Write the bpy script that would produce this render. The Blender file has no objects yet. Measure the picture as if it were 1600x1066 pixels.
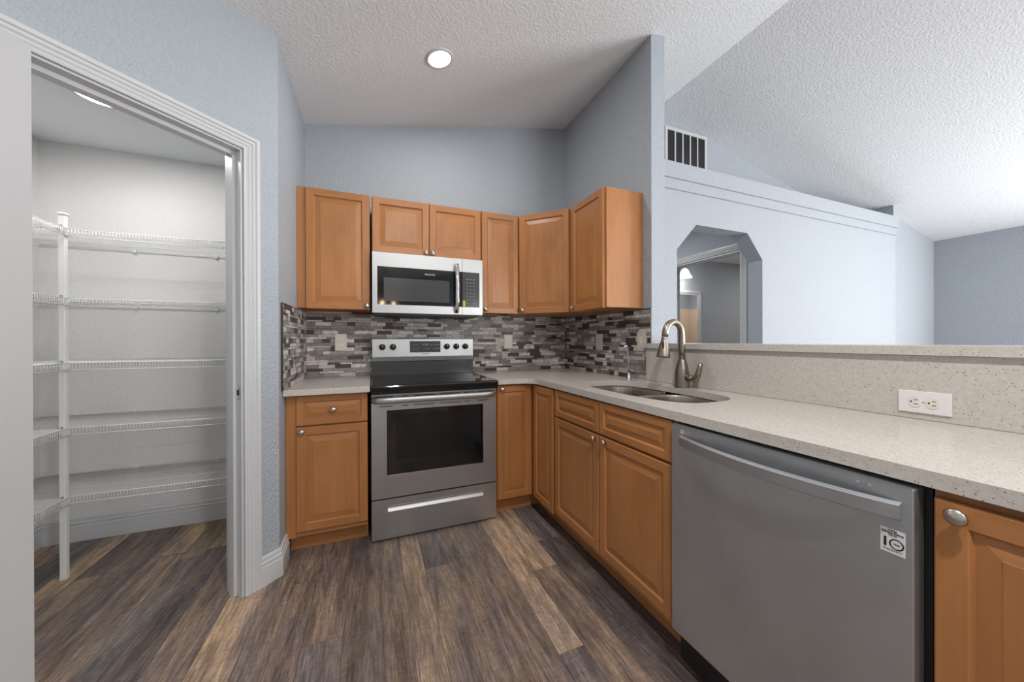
import bpy, bmesh, math, random
from mathutils import Vector, Matrix

# ------------------------------------------------------------------ camera
scene = bpy.context.scene
COL = scene.collection
F_PX, TH, Y0, PITCH, ROLL = 546.5, 0.3806, 533.0, -0.0018, -0.0029
CAM = Vector((-1.6517, -2.8083, 1.1714))
s_, c_ = math.sin(TH), math.cos(TH)
R0, D0, U0 = Vector((c_, -s_, 0)), Vector((s_, c_, 0)), Vector((0, 0, 1))
Fw = D0 * math.cos(PITCH) + U0 * math.sin(PITCH)
U1 = U0 * math.cos(PITCH) - D0 * math.sin(PITCH)
Rt = R0 * math.cos(ROLL) + U1 * math.sin(ROLL)
Up = U1 * math.cos(ROLL) - R0 * math.sin(ROLL)
cam_data = bpy.data.cameras.new('camera')
cam_data.sensor_width = 36.0
cam_data.lens = F_PX / 1600 * 36.0
cam_data.clip_start = 0.02
cam = bpy.data.objects.new('camera', cam_data)
COL.objects.link(cam)
cam.matrix_world = Matrix(((Rt.x, Up.x, -Fw.x, CAM.x), (Rt.y, Up.y, -Fw.y, CAM.y), (Rt.z, Up.z, -Fw.z, CAM.z), (0, 0, 0, 1)))
scene.camera = cam

# ------------------------------------------------------------------ world, light, exposure
world = bpy.data.worlds.new('world')
scene.world = world
world.use_nodes = True
world.node_tree.nodes['Background'].inputs[0].default_value = (0.93, 0.97, 1.0, 1)
world.node_tree.nodes['Background'].inputs[1].default_value = 0.6
scene.view_settings.view_transform = 'Standard'
scene.view_settings.look = 'None'
scene.view_settings.gamma = 1
scene.view_settings.use_curve_mapping = False
scene.view_settings.exposure = 0.12


def area(name, loc, direction, sx, sy, power, color=(1, 1, 1), shape='RECTANGLE', spread=None):
    l = bpy.data.lights.new(name, 'AREA')
    l.shape = shape
    l.size, l.size_y = sx, sy
    l.energy = power
    l.color = color
    if spread: l.spread = spread
    o = bpy.data.objects.new(name, l)
    o.location = loc
    o.rotation_euler = Vector(direction).to_track_quat('-Z', 'Y').to_euler()
    COL.objects.link(o)
    return o


# daylight through the sliding door outside the frame; rear lamp added as front fill
area('daylight_slider', (4.90, -3.6, 1.1), (-1, 0.1, 0.5), 2.7, 1.9, 185, (1.0, 1.0, 1.0))
area('rear_living_fill', (2.6, -8.5, 1.35), (0, 1, 0.30), 2.6, 1.5, 180, (1.0, 1.0, 1.0))
#area('daylight_rear_dining', (-1.0, -8.5, 1.35), (0, 1, 0.30), 2.0, 1.5, 70, (1.0, 0.99, 0.98))

# ------------------------------------------------------------------ materials
MATS = {}


def srgb(r, g, b):
    f = lambda v: (v / 255 / 12.92) if v / 255 <= 0.04045 else ((v / 255 + 0.055) / 1.055) ** 2.4
    return (f(r), f(g), f(b), 1)


def new_mat(name, col=(0.8, 0.8, 0.8, 1), rough=0.5, metal=0.0, spec=0.5):
    m = bpy.data.materials.new(name)
    m.use_nodes = True
    b = m.node_tree.nodes['Principled BSDF']
    b.inputs['Base Color'].default_value = col
    b.inputs['Roughness'].default_value = rough
    b.inputs['Metallic'].default_value = metal
    b.inputs['Specular IOR Level'].default_value = spec
    MATS[name] = m
    return m, m.node_tree, b


def nd(nt, t, **kw):
    n = nt.nodes.new(t)
    for k, v in kw.items():
        if k in n.inputs.keys(): n.inputs[k].default_value = v
        else: setattr(n, k, v)
    return n


def coords(nt, scale, kind='Object'):
    tc = nd(nt, 'ShaderNodeTexCoord')
    mp = nd(nt, 'ShaderNodeMapping')
    mp.inputs['Scale'].default_value = scale
    nt.links.new(tc.outputs[kind], mp.inputs[0])
    return mp.outputs[0]


def ramp(nt, fac, stops):
    r = nd(nt, 'ShaderNodeValToRGB')
    e = r.color_ramp.elements
    while len(e) < len(stops): e.new(0.5)
    for i, (p, c) in enumerate(stops):
        e[i].position = p
        e[i].color = c
    nt.links.new(fac, r.inputs[0])
    return r.outputs[0]


def noise(nt, vec, scale, detail=3, rough=0.5, dist=0.0):
    n = nd(nt, 'ShaderNodeTexNoise', Scale=scale, Detail=detail, Roughness=rough, Distortion=dist)
    nt.links.new(vec, n.inputs['Vector'])
    return n.outputs['Fac']


def bump(nt, b, height, strength, dist):
    bp = nd(nt, 'ShaderNodeBump', Strength=strength, Distance=dist)
    nt.links.new(height, bp.inputs['Height'])
    nt.links.new(bp.outputs[0], b.inputs['Normal'])


def plaster(name, col, strength=0.5, scale=85, dist=0.003):
    m, nt, b = new_mat(name, col, 0.62, spec=0.3)
    v = coords(nt, (1, 1, 1))
    n1 = noise(nt, v, scale, 2.0, 0.5, 0.15)
    h = ramp(nt, n1, [(0.42, (0, 0, 0, 1)), (0.62, (1, 1, 1, 1))])
    bump(nt, b, h, strength, dist)
    return m


plaster('blue_wall', srgb(171, 178, 186), 0.65)
plaster('white_wall', srgb(222, 222, 222), 0.25)
plaster('ceiling_paint', srgb(230, 233, 236), 0.42, 70)
new_mat('white_trim', srgb(202, 203, 205), 0.32)
new_mat('white_door', srgb(186, 187, 188), 0.4)
new_mat('wire_white', srgb(235, 235, 232), 0.35)
new_mat('outside_wall', srgb(200, 200, 200), 0.8)


def wood(name, axis, base=(179, 122, 73), dark=(144, 90, 48)):
    m, nt, b = new_mat(name, srgb(*base), 0.36, spec=0.45)
    sc = {'z': (1, 1, 0.06), 'x': (0.06, 1, 1), 'y': (1, 0.06, 1)}[axis]
    v = coords(nt, sc)
    n1 = noise(nt, v, 60, 4, 0.6, 0.2)
    sc2 = {'z': (1, 1, 0.25), 'x': (0.25, 1, 1), 'y': (1, 0.25, 1)}[axis]
    n2 = noise(nt, coords(nt, sc2), 7, 3, 0.55, 0.8)
    c1 = ramp(nt, n1, [(0.3, srgb(*[int(d * 0.45 + e * 0.55) for d, e in zip(dark, base)])), (0.7, srgb(*base))])
    c2 = ramp(nt, n2, [(0.3, srgb(*[min(255, int(e * 0.85)) for e in base])), (0.68, srgb(*[min(255, int(e * 1.07)) for e in base]))])
    mx = nd(nt, 'ShaderNodeMix', data_type='RGBA')
    mx.inputs[0].default_value = 0.5
    nt.links.new(c1, mx.inputs[6]); nt.links.new(c2, mx.inputs[7])
    nt.links.new(mx.outputs[2], b.inputs['Base Color'])
    b.inputs['Coat Weight'].default_value = 0.04
    b.inputs['Coat Roughness'].default_value = 0.25
    return m


wood('maple_upright', 'z'); wood('maple_across', 'x'); wood('maple_along', 'y')


def metal(name, col, rough, streak=None, var=0.0):
    m, nt, b = new_mat(name, col, rough, 1.0)
    if streak:
        v = coords(nt, streak)
        n = noise(nt, v, 60, 3, 0.6)
        r = ramp(nt, n, [(0.3, (rough - 0.015,) * 3 + (1,)), (0.7, (rough + 0.015,) * 3 + (1,))])
        nt.links.new(r, b.inputs['Roughness'])
        b.inputs['Anisotropic'].default_value = 0.3
    if var:
        n2 = noise(nt, coords(nt, (1, 1, 0.5)), 4.5, 4, 0.6, 1.0)
        c = ramp(nt, n2, [(0.3, tuple(x * (1 - var) for x in col[:3]) + (1,)), (0.7, col)])
        nt.links.new(c, b.inputs['Base Color'])
    return m


metal('stainless', srgb(182, 183, 183), 0.40, (0.03, 1, 1), 0.05)
metal('stainless_dark', srgb(194, 198, 202), 0.42, (1, 0.05, 1), 0.14)
for _n in ('stainless', 'stainless_dark'): MATS[_n].node_tree.nodes['Principled BSDF'].inputs['Metallic'].default_value = 0.88
metal('brushed_nickel', srgb(152, 141, 130), 0.30)
metal('knob_nickel', srgb(205, 196, 186), 0.28)
metal('chrome', srgb(225, 225, 228), 0.08)
metal('sink_steel', srgb(176, 168, 160), 0.26, (1, 0.03, 1))
metal('trim_strip', srgb(95, 90, 86), 0.4)
new_mat('black_glass', (0.006, 0.006, 0.007, 1), 0.06, spec=0.6)
new_mat('black_glass_soft', (0.05, 0.05, 0.052, 1), 0.16, spec=0.6)
new_mat('black_plastic', (0.012, 0.012, 0.012, 1), 0.45)
new_mat('dark_cavity', (0.02, 0.019, 0.018, 1), 0.6)
new_mat('grey_mark', srgb(165, 165, 165), 0.5)
new_mat('dark_mark', srgb(35, 35, 35), 0.5)
new_mat('light_mark', srgb(225, 225, 225), 0.5)
new_mat('yellow_sticker', srgb(205, 190, 20), 0.5)
new_mat('ivory_plastic', srgb(226, 222, 211), 0.4)
new_mat('almond_plate', srgb(214, 205, 194), 0.4)
new_mat('white_plate', srgb(232, 228, 230), 0.35)
new_mat('mirror', (0.9, 0.9, 0.9, 1), 0.02, 1.0)
new_mat('beige_tile', srgb(222, 200, 178), 0.35)
new_mat('bronze', srgb(70, 50, 40), 0.35, 0.8)

m, nt, b = new_mat('oven_pane', (0.03, 0.03, 0.03, 1), 0.1)
tr = nd(nt, 'ShaderNodeBsdfTransparent'); tr.inputs[0].default_value = (0.5, 0.48, 0.45, 1)
mx = nd(nt, 'ShaderNodeMixShader'); mx.inputs[0].default_value = 0.45
nt.links.new(tr.outputs[0], mx.inputs[1]); nt.links.new(b.outputs[0], mx.inputs[2])
nt.links.new(mx.outputs[0], nt.nodes['Material Output'].inputs[0])

m, nt, b = new_mat('window_glass', (1, 1, 1, 1), 0.02)
tr = nd(nt, 'ShaderNodeBsdfTransparent'); mx = nd(nt, 'ShaderNodeMixShader'); mx.inputs[0].default_value = 0.08
nt.links.new(tr.outputs[0], mx.inputs[1]); nt.links.new(b.outputs[0], mx.inputs[2])
nt.links.new(mx.outputs[0], nt.nodes['Material Output'].inputs[0])


def emit(name, col, strength):
    m, nt, b = new_mat(name, col, 0.5)
    b.inputs['Emission Color'].default_value = col
    b.inputs['Emission Strength'].default_value = strength
    return m


emit('lamp_disc', (1, 0.98, 0.96, 1), 14)
emit('lamp_shade_glow', (1, 0.97, 0.93, 1), 1.6)
emit('bulb_warm', (1, 0.72, 0.42, 1), 60)

# quartz: warm off-white stone with fine grey-brown specks
m, nt, b = new_mat('quartz', srgb(204, 197, 189), 0.24, spec=0.5)
v = coords(nt, (1, 1, 1))
v.node.inputs['Rotation'].default_value = (0.4, 0.7, 0.3)
v.node.inputs['Location'].default_value = (3.3, 5.1, 7.7)
base = ramp(nt, noise(nt, v, 90, 3, 0.6), [(0.35, srgb(194, 187, 179)), (0.62, srgb(203, 197, 190))])
prev = base
for sc, rad, keep, colr in ((165, 0.24, 0.24, srgb(108, 96, 84)), (260, 0.27, 0.24, srgb(146, 134, 122))):
    vo = nd(nt, 'ShaderNodeTexVoronoi', Scale=sc)
    nt.links.new(v, vo.inputs['Vector'])
    lt = nd(nt, 'ShaderNodeMath', operation='LESS_THAN'); lt.inputs[1].default_value = rad
    nt.links.new(vo.outputs['Distance'], lt.inputs[0])
    sp = nd(nt, 'ShaderNodeSeparateColor'); nt.links.new(vo.outputs['Color'], sp.inputs[0])
    lt2 = nd(nt, 'ShaderNodeMath', operation='LESS_THAN'); lt2.inputs[1].default_value = keep
    nt.links.new(sp.outputs[0], lt2.inputs[0])
    mu = nd(nt, 'ShaderNodeMath', operation='MULTIPLY')
    nt.links.new(lt.outputs[0], mu.inputs[0]); nt.links.new(lt2.outputs[0], mu.inputs[1])
    mu2 = nd(nt, 'ShaderNodeMath', operation='MULTIPLY'); mu2.inputs[1].default_value = 0.85
    nt.links.new(mu.outputs[0], mu2.inputs[0])
    mxc = nd(nt, 'ShaderNodeMix', data_type='RGBA')
    nt.links.new(mu2.outputs[0], mxc.inputs[0]); nt.links.new(prev, mxc.inputs[6]); mxc.inputs[7].default_value = colr
    prev = mxc.outputs[2]
nt.links.new(prev, b.inputs['Base Color'])

# floor planks: tone from the plank's own colour, grain from stretched noise
m, nt, b = new_mat('plank_floor', (0.3, 0.2, 0.1, 1), 0.42, spec=0.35)
at = nd(nt, 'ShaderNodeAttribute'); at.attribute_name = 'plank_tone'
tc = nd(nt, 'ShaderNodeTexCoord')
sepc = nd(nt, 'ShaderNodeSeparateColor'); nt.links.new(at.outputs['Color'], sepc.inputs[0])
cmb = nd(nt, 'ShaderNodeCombineXYZ')
for i, k in ((0, 9.0), (1, 23.0)):
    ml = nd(nt, 'ShaderNodeMath', operation='MULTIPLY'); ml.inputs[1].default_value = k
    nt.links.new(at.outputs['Alpha'], ml.inputs[0]); nt.links.new(ml.outputs[0], cmb.inputs[i])
ad = nd(nt, 'ShaderNodeVectorMath', operation='ADD')
nt.links.new(tc.outputs['Object'], ad.inputs[0]); nt.links.new(cmb.outputs[0], ad.inputs[1])
def mapped(scale):
    mp = nd(nt, 'ShaderNodeMapping'); mp.inputs['Scale'].default_value = scale
    nt.links.new(ad.outputs[0], mp.inputs[0]); return mp.outputs[0]
g1 = noise(nt, mapped((1, 0.06, 1)), 150, 6, 0.75, 0.25)     # fine grain
g2 = noise(nt, mapped((1, 0.10, 1)), 20, 5, 0.65, 0.8)        # streaks
g3 = noise(nt, mapped((0.4, 1, 1)), 70, 4, 0.7)               # saw marks
g4 = noise(nt, mapped((1, 0.35, 1)), 6, 5, 0.65, 0.5)         # patches
f1 = ramp(nt, g1, [(0.34, (0.50, 0.50, 0.50, 1)), (0.5, (0.90, 0.90, 0.90, 1)), (0.68, (1.50, 1.49, 1.47, 1))])
f2 = ramp(nt, g2, [(0.35, (0.60, 0.60, 0.63, 1)), (0.62, (1.34, 1.32, 1.28, 1))])
f3 = ramp(nt, g3, [(0.35, (0.86, 0.86, 0.86, 1)), (0.66, (1.16, 1.16, 1.16, 1))])
f4 = ramp(nt, g4, [(0.38, (0.82, 0.83, 0.94, 1)), (0.62, (1.20, 1.13, 1.00, 1))])
cur = at.outputs['Color']
for f in (f1, f2, f3, f4):
    mm = nd(nt, 'ShaderNodeMix', data_type='RGBA', blend_type='MULTIPLY'); mm.inputs[0].default_value = 1
    nt.links.new(cur, mm.inputs[6]); nt.links.new(f, mm.inputs[7]); cur = mm.outputs[2]
nt.links.new(cur, b.inputs['Base Color'])
bump(nt, b, g1, 0.12, 0.001)
new_mat('plank_gap', (0.012, 0.010, 0.009, 1), 0.7)

# mosaic colours
for nm, c, ro, mt in (('tile_stone', (216, 208, 200), 0.45, 0), ('tile_pearl', (192, 186, 180), 0.3, 0), ('tile_taupe', (138, 128, 123), 0.3, 0),
                      ('tile_brown', (80, 70, 66), 0.28, 0), ('tile_steel', (148, 146, 144), 0.28, 0), ('tile_grey', (152, 150, 148), 0.3, 0)):
    m, nt, b = new_mat(nm, srgb(*c), max(ro, 0.38), mt, 0.35)
    n = noise(nt, coords(nt, (1, 1, 1)), 45, 3, 0.6)
    r = ramp(nt, n, [(0.3, srgb(*[int(x * 0.86) for x in c])), (0.7, srgb(*[min(255, int(x * 1.08)) for x in c]))])
    nt.links.new(r, b.inputs['Base Color'])
new_mat('grout', srgb(78, 70, 66), 0.8)


# ------------------------------------------------------------------ mesh helpers
class MB:
    def __init__(self):
        self.v, self.f, self.m, self.sm = [], [], [], []

    def face(self, pts, mi=0, smooth=False):
        b0 = len(self.v)
        self.v += [Vector(p) for p in pts]
        self.f.append(list(range(b0, b0 + len(pts)))); self.m.append(mi); self.sm.append(smooth)

    def box(self, x0, x1, y0, y1, z0, z1, mi=0, bev=0.0):
        x0, x1 = min(x0, x1), max(x0, x1); y0, y1 = min(y0, y1), max(y0, y1); z0, z1 = min(z0, z1), max(z0, z1)
        if bev > 0:
            bm = bmesh.new()
            bmesh.ops.create_cube(bm, size=1)
            for q in bm.verts:
                q.co = Vector(((x0 + x1) / 2 + q.co.x * (x1 - x0), (y0 + y1) / 2 + q.co.y * (y1 - y0), (z0 + z1) / 2 + q.co.z * (z1 - z0)))
            bv = min(bev, (x1 - x0) * 0.45, (y1 - y0) * 0.45, (z1 - z0) * 0.45)
            bmesh.ops.bevel(bm, geom=list(bm.edges), offset=bv, segments=3 if bv > 0.004 else 2, affect='EDGES', profile=0.5)
            self.bm(bm, mi); bm.free(); return self
        b0 = len(self.v)
        self.v += [Vector(p) for p in ((x0, y0, z0), (x1, y0, z0), (x1, y1, z0), (x0, y1, z0), (x0, y0, z1), (x1, y0, z1), (x1, y1, z1), (x0, y1, z1))]
        for q in ((0, 3, 2, 1), (4, 5, 6, 7), (0, 1, 5, 4), (1, 2, 6, 5), (2, 3, 7, 6), (3, 0, 4, 7)):
            self.f.append([b0 + i for i in q]); self.m.append(mi); self.sm.append(False)
        return self

    def bm(self, bm, mi=0, smooth=False):
        b0 = len(self.v)
        bm.verts.ensure_lookup_table()
        for i, q in enumerate(bm.verts): q.index = i
        self.v += [q.co.copy() for q in bm.verts]
        for f in bm.faces:
            self.f.append([b0 + q.index for q in f.verts]); self.m.append(mi); self.sm.append(smooth)

    def prism(self, poly, a0, a1, axis='z', mi=0):
        """poly: 2-D points; axis z -> (x,y), y -> (x,z), x -> (y,z)"""
        def P(p, a):
            return {'z': (p[0], p[1], a), 'y': (p[0], a, p[1]), 'x': (a, p[0], p[1])}[axis]
        n = len(poly)
        b0 = len(self.v)
        self.v += [Vector(P(p, a0)) for p in poly] + [Vector(P(p, a1)) for p in poly]
        self.f.append([b0 + i for i in range(n)][::-1]); self.f.append([b0 + n + i for i in range(n)])
        self.m += [mi, mi]; self.sm += [False, False]
        for i in range(n):
            j = (i + 1) % n
            self.f.append([b0 + i, b0 + j, b0 + n + j, b0 + n + i]); self.m.append(mi); self.sm.append(False)
        return self

    def slab_with_hole(self, outer, hole, z0, z1, mi=0):
        bm = bmesh.new()
        loops = []
        for lp in (outer, hole):
            vs = [bm.verts.new((p[0], p[1], z1)) for p in lp]
            for i in range(len(vs)): bm.edges.new((vs[i], vs[(i + 1) % len(vs)]))
            loops.append(vs)
        bmesh.ops.triangle_fill(bm, edges=list(bm.edges), use_beauty=True)
        tops = [[q.co.copy() for q in f.verts] for f in bm.faces]
        bm.free()
        for t in tops:
            n = (t[1] - t[0]).cross(t[2] - t[0])
            if n.z < 0: t = t[::-1]
            self.face(t, mi)
            self.face([(q.x, q.y, z0) for q in t[::-1]], mi)
        for lp, inv in ((outer, False), (hole, True)):
            n = len(lp)
            for i in range(n):
                a, b2 = lp[i], lp[(i + 1) % n]
                q = [(a[0], a[1], z0), (b2[0], b2[1], z0), (b2[0], b2[1], z1), (a[0], a[1], z1)]
                self.face(q[::-1] if inv else q, mi, inv)
        return self

    def lathe(self, prof, origin=(0, 0, 0), axis=(0, 0, 1), seg=24, mi=0, smooth=True, cap=True):
        q = Vector((0, 0, 1)).rotation_difference(Vector(axis).normalized())
        b0 = len(self.v); n = len(prof)
        for k in range(seg):
            a = 2 * math.pi * k / seg
            for r, h in prof:
                self.v.append(q @ Vector((r * math.cos(a), r * math.sin(a), h)) + Vector(origin))
        for k in range(seg):
            k2 = (k + 1) % seg
            for i in range(n - 1):
                self.f.append([b0 + k * n + i, b0 + k2 * n + i, b0 + k2 * n + i + 1, b0 + k * n + i + 1]); self.m.append(mi); self.sm.append(smooth)
        for i, rev in ((0, True), (n - 1, False)):
            if cap and prof[i][0] > 1e-5:
                lp = [b0 + k * n + i for k in range(seg)]
                self.f.append(lp[::-1] if rev else lp); self.m.append(mi); self.sm.append(False)
        return self

    def tube(self, pts, rad, seg=12, mi=0, cap=True, smooth=True, flat=1.0):
        pts = [Vector(p) for p in pts]
        if not hasattr(rad, '__len__'): rad = [rad] * len(pts)
        n = len(pts); b0 = len(self.v); up = None
        for i, p in enumerate(pts):
            t = (pts[min(i + 1, n - 1)] - pts[max(i - 1, 0)]).normalized()
            if up is None:
                up = t.orthogonal().normalized()
                if abs(t.z) < 0.9: up = (Vector((0, 0, 1)) - t * t.z).normalized()
            up = (up - t * up.dot(t)).normalized(); sd = t.cross(up)
            for k in range(seg):
                a = 2 * math.pi * k / seg
                self.v.append(p + up * math.cos(a) * rad[i] + sd * math.sin(a) * rad[i] * flat)
        for i in range(n - 1):
            for k in range(seg):
                k2 = (k + 1) % seg
                self.f.append([b0 + i * seg + k, b0 + i * seg + k2, b0 + (i + 1) * seg + k2, b0 + (i + 1) * seg + k][::-1]); self.m.append(mi); self.sm.append(smooth)
        if cap:
            self.f.append([b0 + k for k in range(seg)]); self.m.append(mi); self.sm.append(False)
            self.f.append([b0 + (n - 1) * seg + k for k in range(seg)][::-1]); self.m.append(mi); self.sm.append(False)
        return self

    def rod(self, a, b, r, mi=0):
        return self.tube([a, b], r, 5, mi, True, True)

    def sweep(self, path, prof, fn, mi=0, closed=False):
        """profile (w,t) swept along a 2-D path with mitred corners; fn(x,y,t)->3-D"""
        path = [Vector(p) for p in path]; n = len(path); rings = []
        for i, p in enumerate(path):
            if closed or 0 < i < n - 1:
                d1 = (p - path[(i - 1) % n]).normalized(); d2 = (path[(i + 1) % n] - p).normalized()
            elif i == 0: d1 = d2 = (path[1] - p).normalized()
            else: d1 = d2 = (p - path[i - 1]).normalized()
            n1, n2 = Vector((d1.y, -d1.x)), Vector((d2.y, -d2.x))
            mt = n1 + n2; mt = mt / max(1e-6, mt.dot(n1))
            rings.append([Vector(fn(*(p + mt * w), t)) for w, t in prof])
        b0 = len(self.v); k = len(prof)
        for r in rings: self.v += r
        for i in range(n if closed else n - 1):
            i2 = (i + 1) % n
            for j in range(k):
                j2 = (j + 1) % k
                self.f.append([b0 + i * k + j, b0 + i2 * k + j, b0 + i2 * k + j2, b0 + i * k + j2]); self.m.append(mi); self.sm.append(False)
        if not closed:
            self.f.append([b0 + j for j in range(k)]); self.f.append([b0 + (n - 1) * k + j for j in range(k)][::-1])
            self.m += [mi, mi]; self.sm += [False, False]
        return self

    def build(self, name, mats, parent=None, world=True, fix=True):
        """world=True: vertices given in world space, moved into the parent's frame"""
        vs = self.v
        if parent is not None and world:
            inv = root_matrix(parent).inverted()
            vs = [inv @ q for q in vs]
        me = bpy.data.meshes.new(name)
        me.from_pydata([tuple(q) for q in vs], [], self.f)
        if isinstance(mats, str): mats = [mats]
        for q in mats: me.materials.append(MATS[q])
        for p, mi, sm in zip(me.polygons, self.m, self.sm):
            p.material_index = mi; p.use_smooth = sm
        if fix:
            bm = bmesh.new(); bm.from_mesh(me)
            bmesh.ops.recalc_face_normals(bm, faces=list(bm.faces))
            bm.to_mesh(me); bm.free()
        me.update()
        o = bpy.data.objects.new(name, me); COL.objects.link(o)
        if parent is not None: o.parent = parent
        return o


def root_matrix(o):
    m = Matrix.LocRotScale(o.location, o.rotation_euler, o.scale)
    return root_matrix(o.parent) @ m if o.parent else m


def tag(o, label, cat, group=None):
    o['label'] = label; o['category'] = cat
    if group: o['group'] = group
    return o


def thing(name, label, cat, loc=(0, 0, 0), rz=0.0, group=None):
    o = bpy.data.objects.new(name, None)
    o.empty_display_size = 0.05
    o.location = loc; o.rotation_euler = (0, 0, rz)
    COL.objects.link(o)
    return tag(o, label, cat, group)


def struct(name, mb, mats):
    o = mb.build(name, mats); o['kind'] = 'structure'
    return o


def text_mesh(body, size, origin, xdir, ydir, name, mat, parent, extrude=0.0004, align='CENTER', bold=0.0):
    cu = bpy.data.curves.new(name, 'FONT')
    cu.body = body; cu.size = size; cu.extrude = extrude; cu.align_x = align; cu.align_y = 'CENTER'
    cu.offset = bold
    cu.resolution_u = 3
    t = bpy.data.objects.new(name, cu); COL.objects.link(t)
    dg = bpy.context.evaluated_depsgraph_get()
    me = bpy.data.meshes.new_from_object(t.evaluated_get(dg))
    bpy.data.objects.remove(t)
    X, Y = Vector(xdir).normalized(), Vector(ydir).normalized(); Z = X.cross(Y)
    M = Matrix(((X.x, Y.x, Z.x, origin[0]), (X.y, Y.y, Z.y, origin[1]), (X.z, Y.z, Z.z, origin[2]), (0, 0, 0, 1)))
    me.transform(root_matrix(parent).inverted() @ M)
    me.materials.clear(); me.materials.append(MATS[mat])
    o = bpy.data.objects.new(name, me); COL.objects.link(o); o.parent = parent
    return o


# ------------------------------------------------------------------ room shell
RX, RZ, SL = 0.7485, 3.268, 0.204
XL, XR, YF = -2.9, 4.955, -8.6        # left wall, far right wall, rear wall
ceil = lambda x: RZ - SL * abs(x - RX)
DIAG = Vector((-2.085, -0.752)); DU = Vector((-1, -1)).normalized(); DN = Vector((1, -1)).normalized()
dfn = lambda u, z, t: (DIAG.x + DU.x * u + DN.x * t, DIAG.y + DU.y * u + DN.y * t, z)

# floor: substrate + individual planks in one mesh
rnd = random.Random(7)
fl = MB()
fl.box(-3.6, 5.1, -8.8, 1.5, -0.05, -0.0035, 1)
TONES = {'light': (182, 160, 138), 'tan': (158, 138, 119), 'mid': (128, 114, 104), 'brown': (118, 105, 97), 'grey': (114, 106, 104), 'dark': (96, 87, 84)}
tones = []
edges = []
k = -7
while True:
    x = -2.262 + 0.251 * k
    if x > 5.0: break
    edges += [(x, x + 0.105), (x + 0.105, x + 0.251)] if k % 2 or k == 5 else [(x, x + 0.146), (x + 0.146, x + 0.251)]
    k += 1
special = {}
def spec(xm, spans): special[xm] = spans
spec(-0.958, [(0.2, -1.665, 'light'), (-1.665, -2.8, 'grey')])
spec(-0.83, [(0.2, -1.2, 'light'), (-1.2, -2.6, 'mid')])
spec(-0.69, [(0.2, -0.975, 'grey'), (-0.975, -2.5, 'dark')])
spec(-0.56, [(0.2, -1.6, 'dark'), (-1.6, -2.9, 'dark')])
spec(-1.46, [(0.2, -2.9, 'tan')])
spec(-1.34, [(0.2, -0.98, 'grey'), (-0.98, -2.7, 'mid')])
spec(-1.60, [(0.2, -2.8, 'brown')])
spec(-1.70, [(0.2, -1.9, 'brown'), (-1.9, -3.0, 'grey')])
spec(-1.83, [(0.2, -1.27, 'mid'), (-1.27, -2.5, 'grey')])
spec(-1.95, [(0.2, -0.86, 'mid'), (-0.86, -2.0, 'brown')])
spec(-2.2, [(0.2, -1.9, 'tan')])
spec(-2.08, [(0.2, -1.8, 'mid')])
spec(-1.10, [(0.2, -2.2, 'mid')])
spec(-1.20, [(0.2, -2.5, 'mid')])
plank_faces = []
for x0, x1 in edges:
    spans = None
    for xm, sp in special.items():
        if x0 < xm < x1: spans = sp
    y = 1.4
    segs = []
    if spans:
        segs = list(spans); y = spans[-1][1]
    else:
        y = 1.4 - rnd.random() * 0.9
        segs = [(1.4, y, rnd.choice(['mid', 'brown', 'tan', 'dark', 'grey']))]
    while y > -8.7:
        L = rnd.uniform(0.9, 1.25)
        pool = ['mid', 'brown', 'tan', 'dark', 'grey', 'mid', 'brown']
        segs.append((y, y - L, rnd.choice(pool))); y -= L
    for ya, yb, t in segs:
        g = 0.0005
        plank_faces.append(len(fl.f))
        fl.face([(x0 + g, yb + g, 0), (x1 - g, yb + g, 0), (x1 - g, ya - g, 0), (x0 + g, ya - g, 0)], 0)
        c = srgb(*TONES[t]); j = rnd.uniform(0.92, 1.1)
        tones.append((c[0] * j, c[1] * j, c[2] * j, rnd.random()))
floor = fl.build('floor', ['plank_floor', 'plank_gap'], fix=False)
floor['kind'] = 'structure'
ca = floor.data.color_attributes.new('plank_tone', 'FLOAT_COLOR', 'CORNER')
tm = dict(zip(plank_faces, tones))
for p in floor.data.polygons:
    col = tm.get(p.index, (0.02, 0.02, 0.02, 1))
    for li in p.loop_indices: ca.data[li].color = col

# back wall of the kitchen, left return, diagonal pantry wall
struct('wall_back', MB().prism([(-2.2, 0), (0.11, 0), (0.11, ceil(0.11) + 0.03), (-2.2, ceil(-2.2) + 0.03)], 0, 0.12, 'y'), 'blue_wall')
struct('wall_left', MB().prism([(-2.085, 0), (-2.085, -0.752), (-2.2, -0.70), (-2.2, 0)], 0, 2.70, 'z'), 'blue_wall')
U_R, U_L, U_END = 0.166, 0.776, 1.152      # door opening along the diagonal wall
OPZ = 2.045
dw = MB()
def diag_piece(u0, u1, z0, z1a, z1b):
    pts = [(u0, z0), (u1, z0), (u1, z1b), (u0, z1a)]
    a = [dfn(u, z, 0) for u, z in pts]; b2 = [dfn(u, z, -0.115) for u, z in pts]
    dw.face(a); dw.face(b2[::-1])
    for i in range(4):
        j = (i + 1) % 4
        dw.face([a[i], a[j], b2[j], b2[i]])
cz = lambda u: ceil(DIAG.x + DU.x * u) + 0.02
diag_piece(0, U_R, 0, cz(0), cz(U_R)); diag_piece(U_R, U_L, OPZ, cz(U_R), cz(U_L)); diag_piece(U_L, U_END, 0, cz(U_L), cz(U_END))
struct('wall_diagonal', dw, 'blue_wall')
struct('wall_left_rear', MB().box(XL - 0.12, XL, YF, -1.66, 0, 2.55), 'blue_wall')
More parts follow.
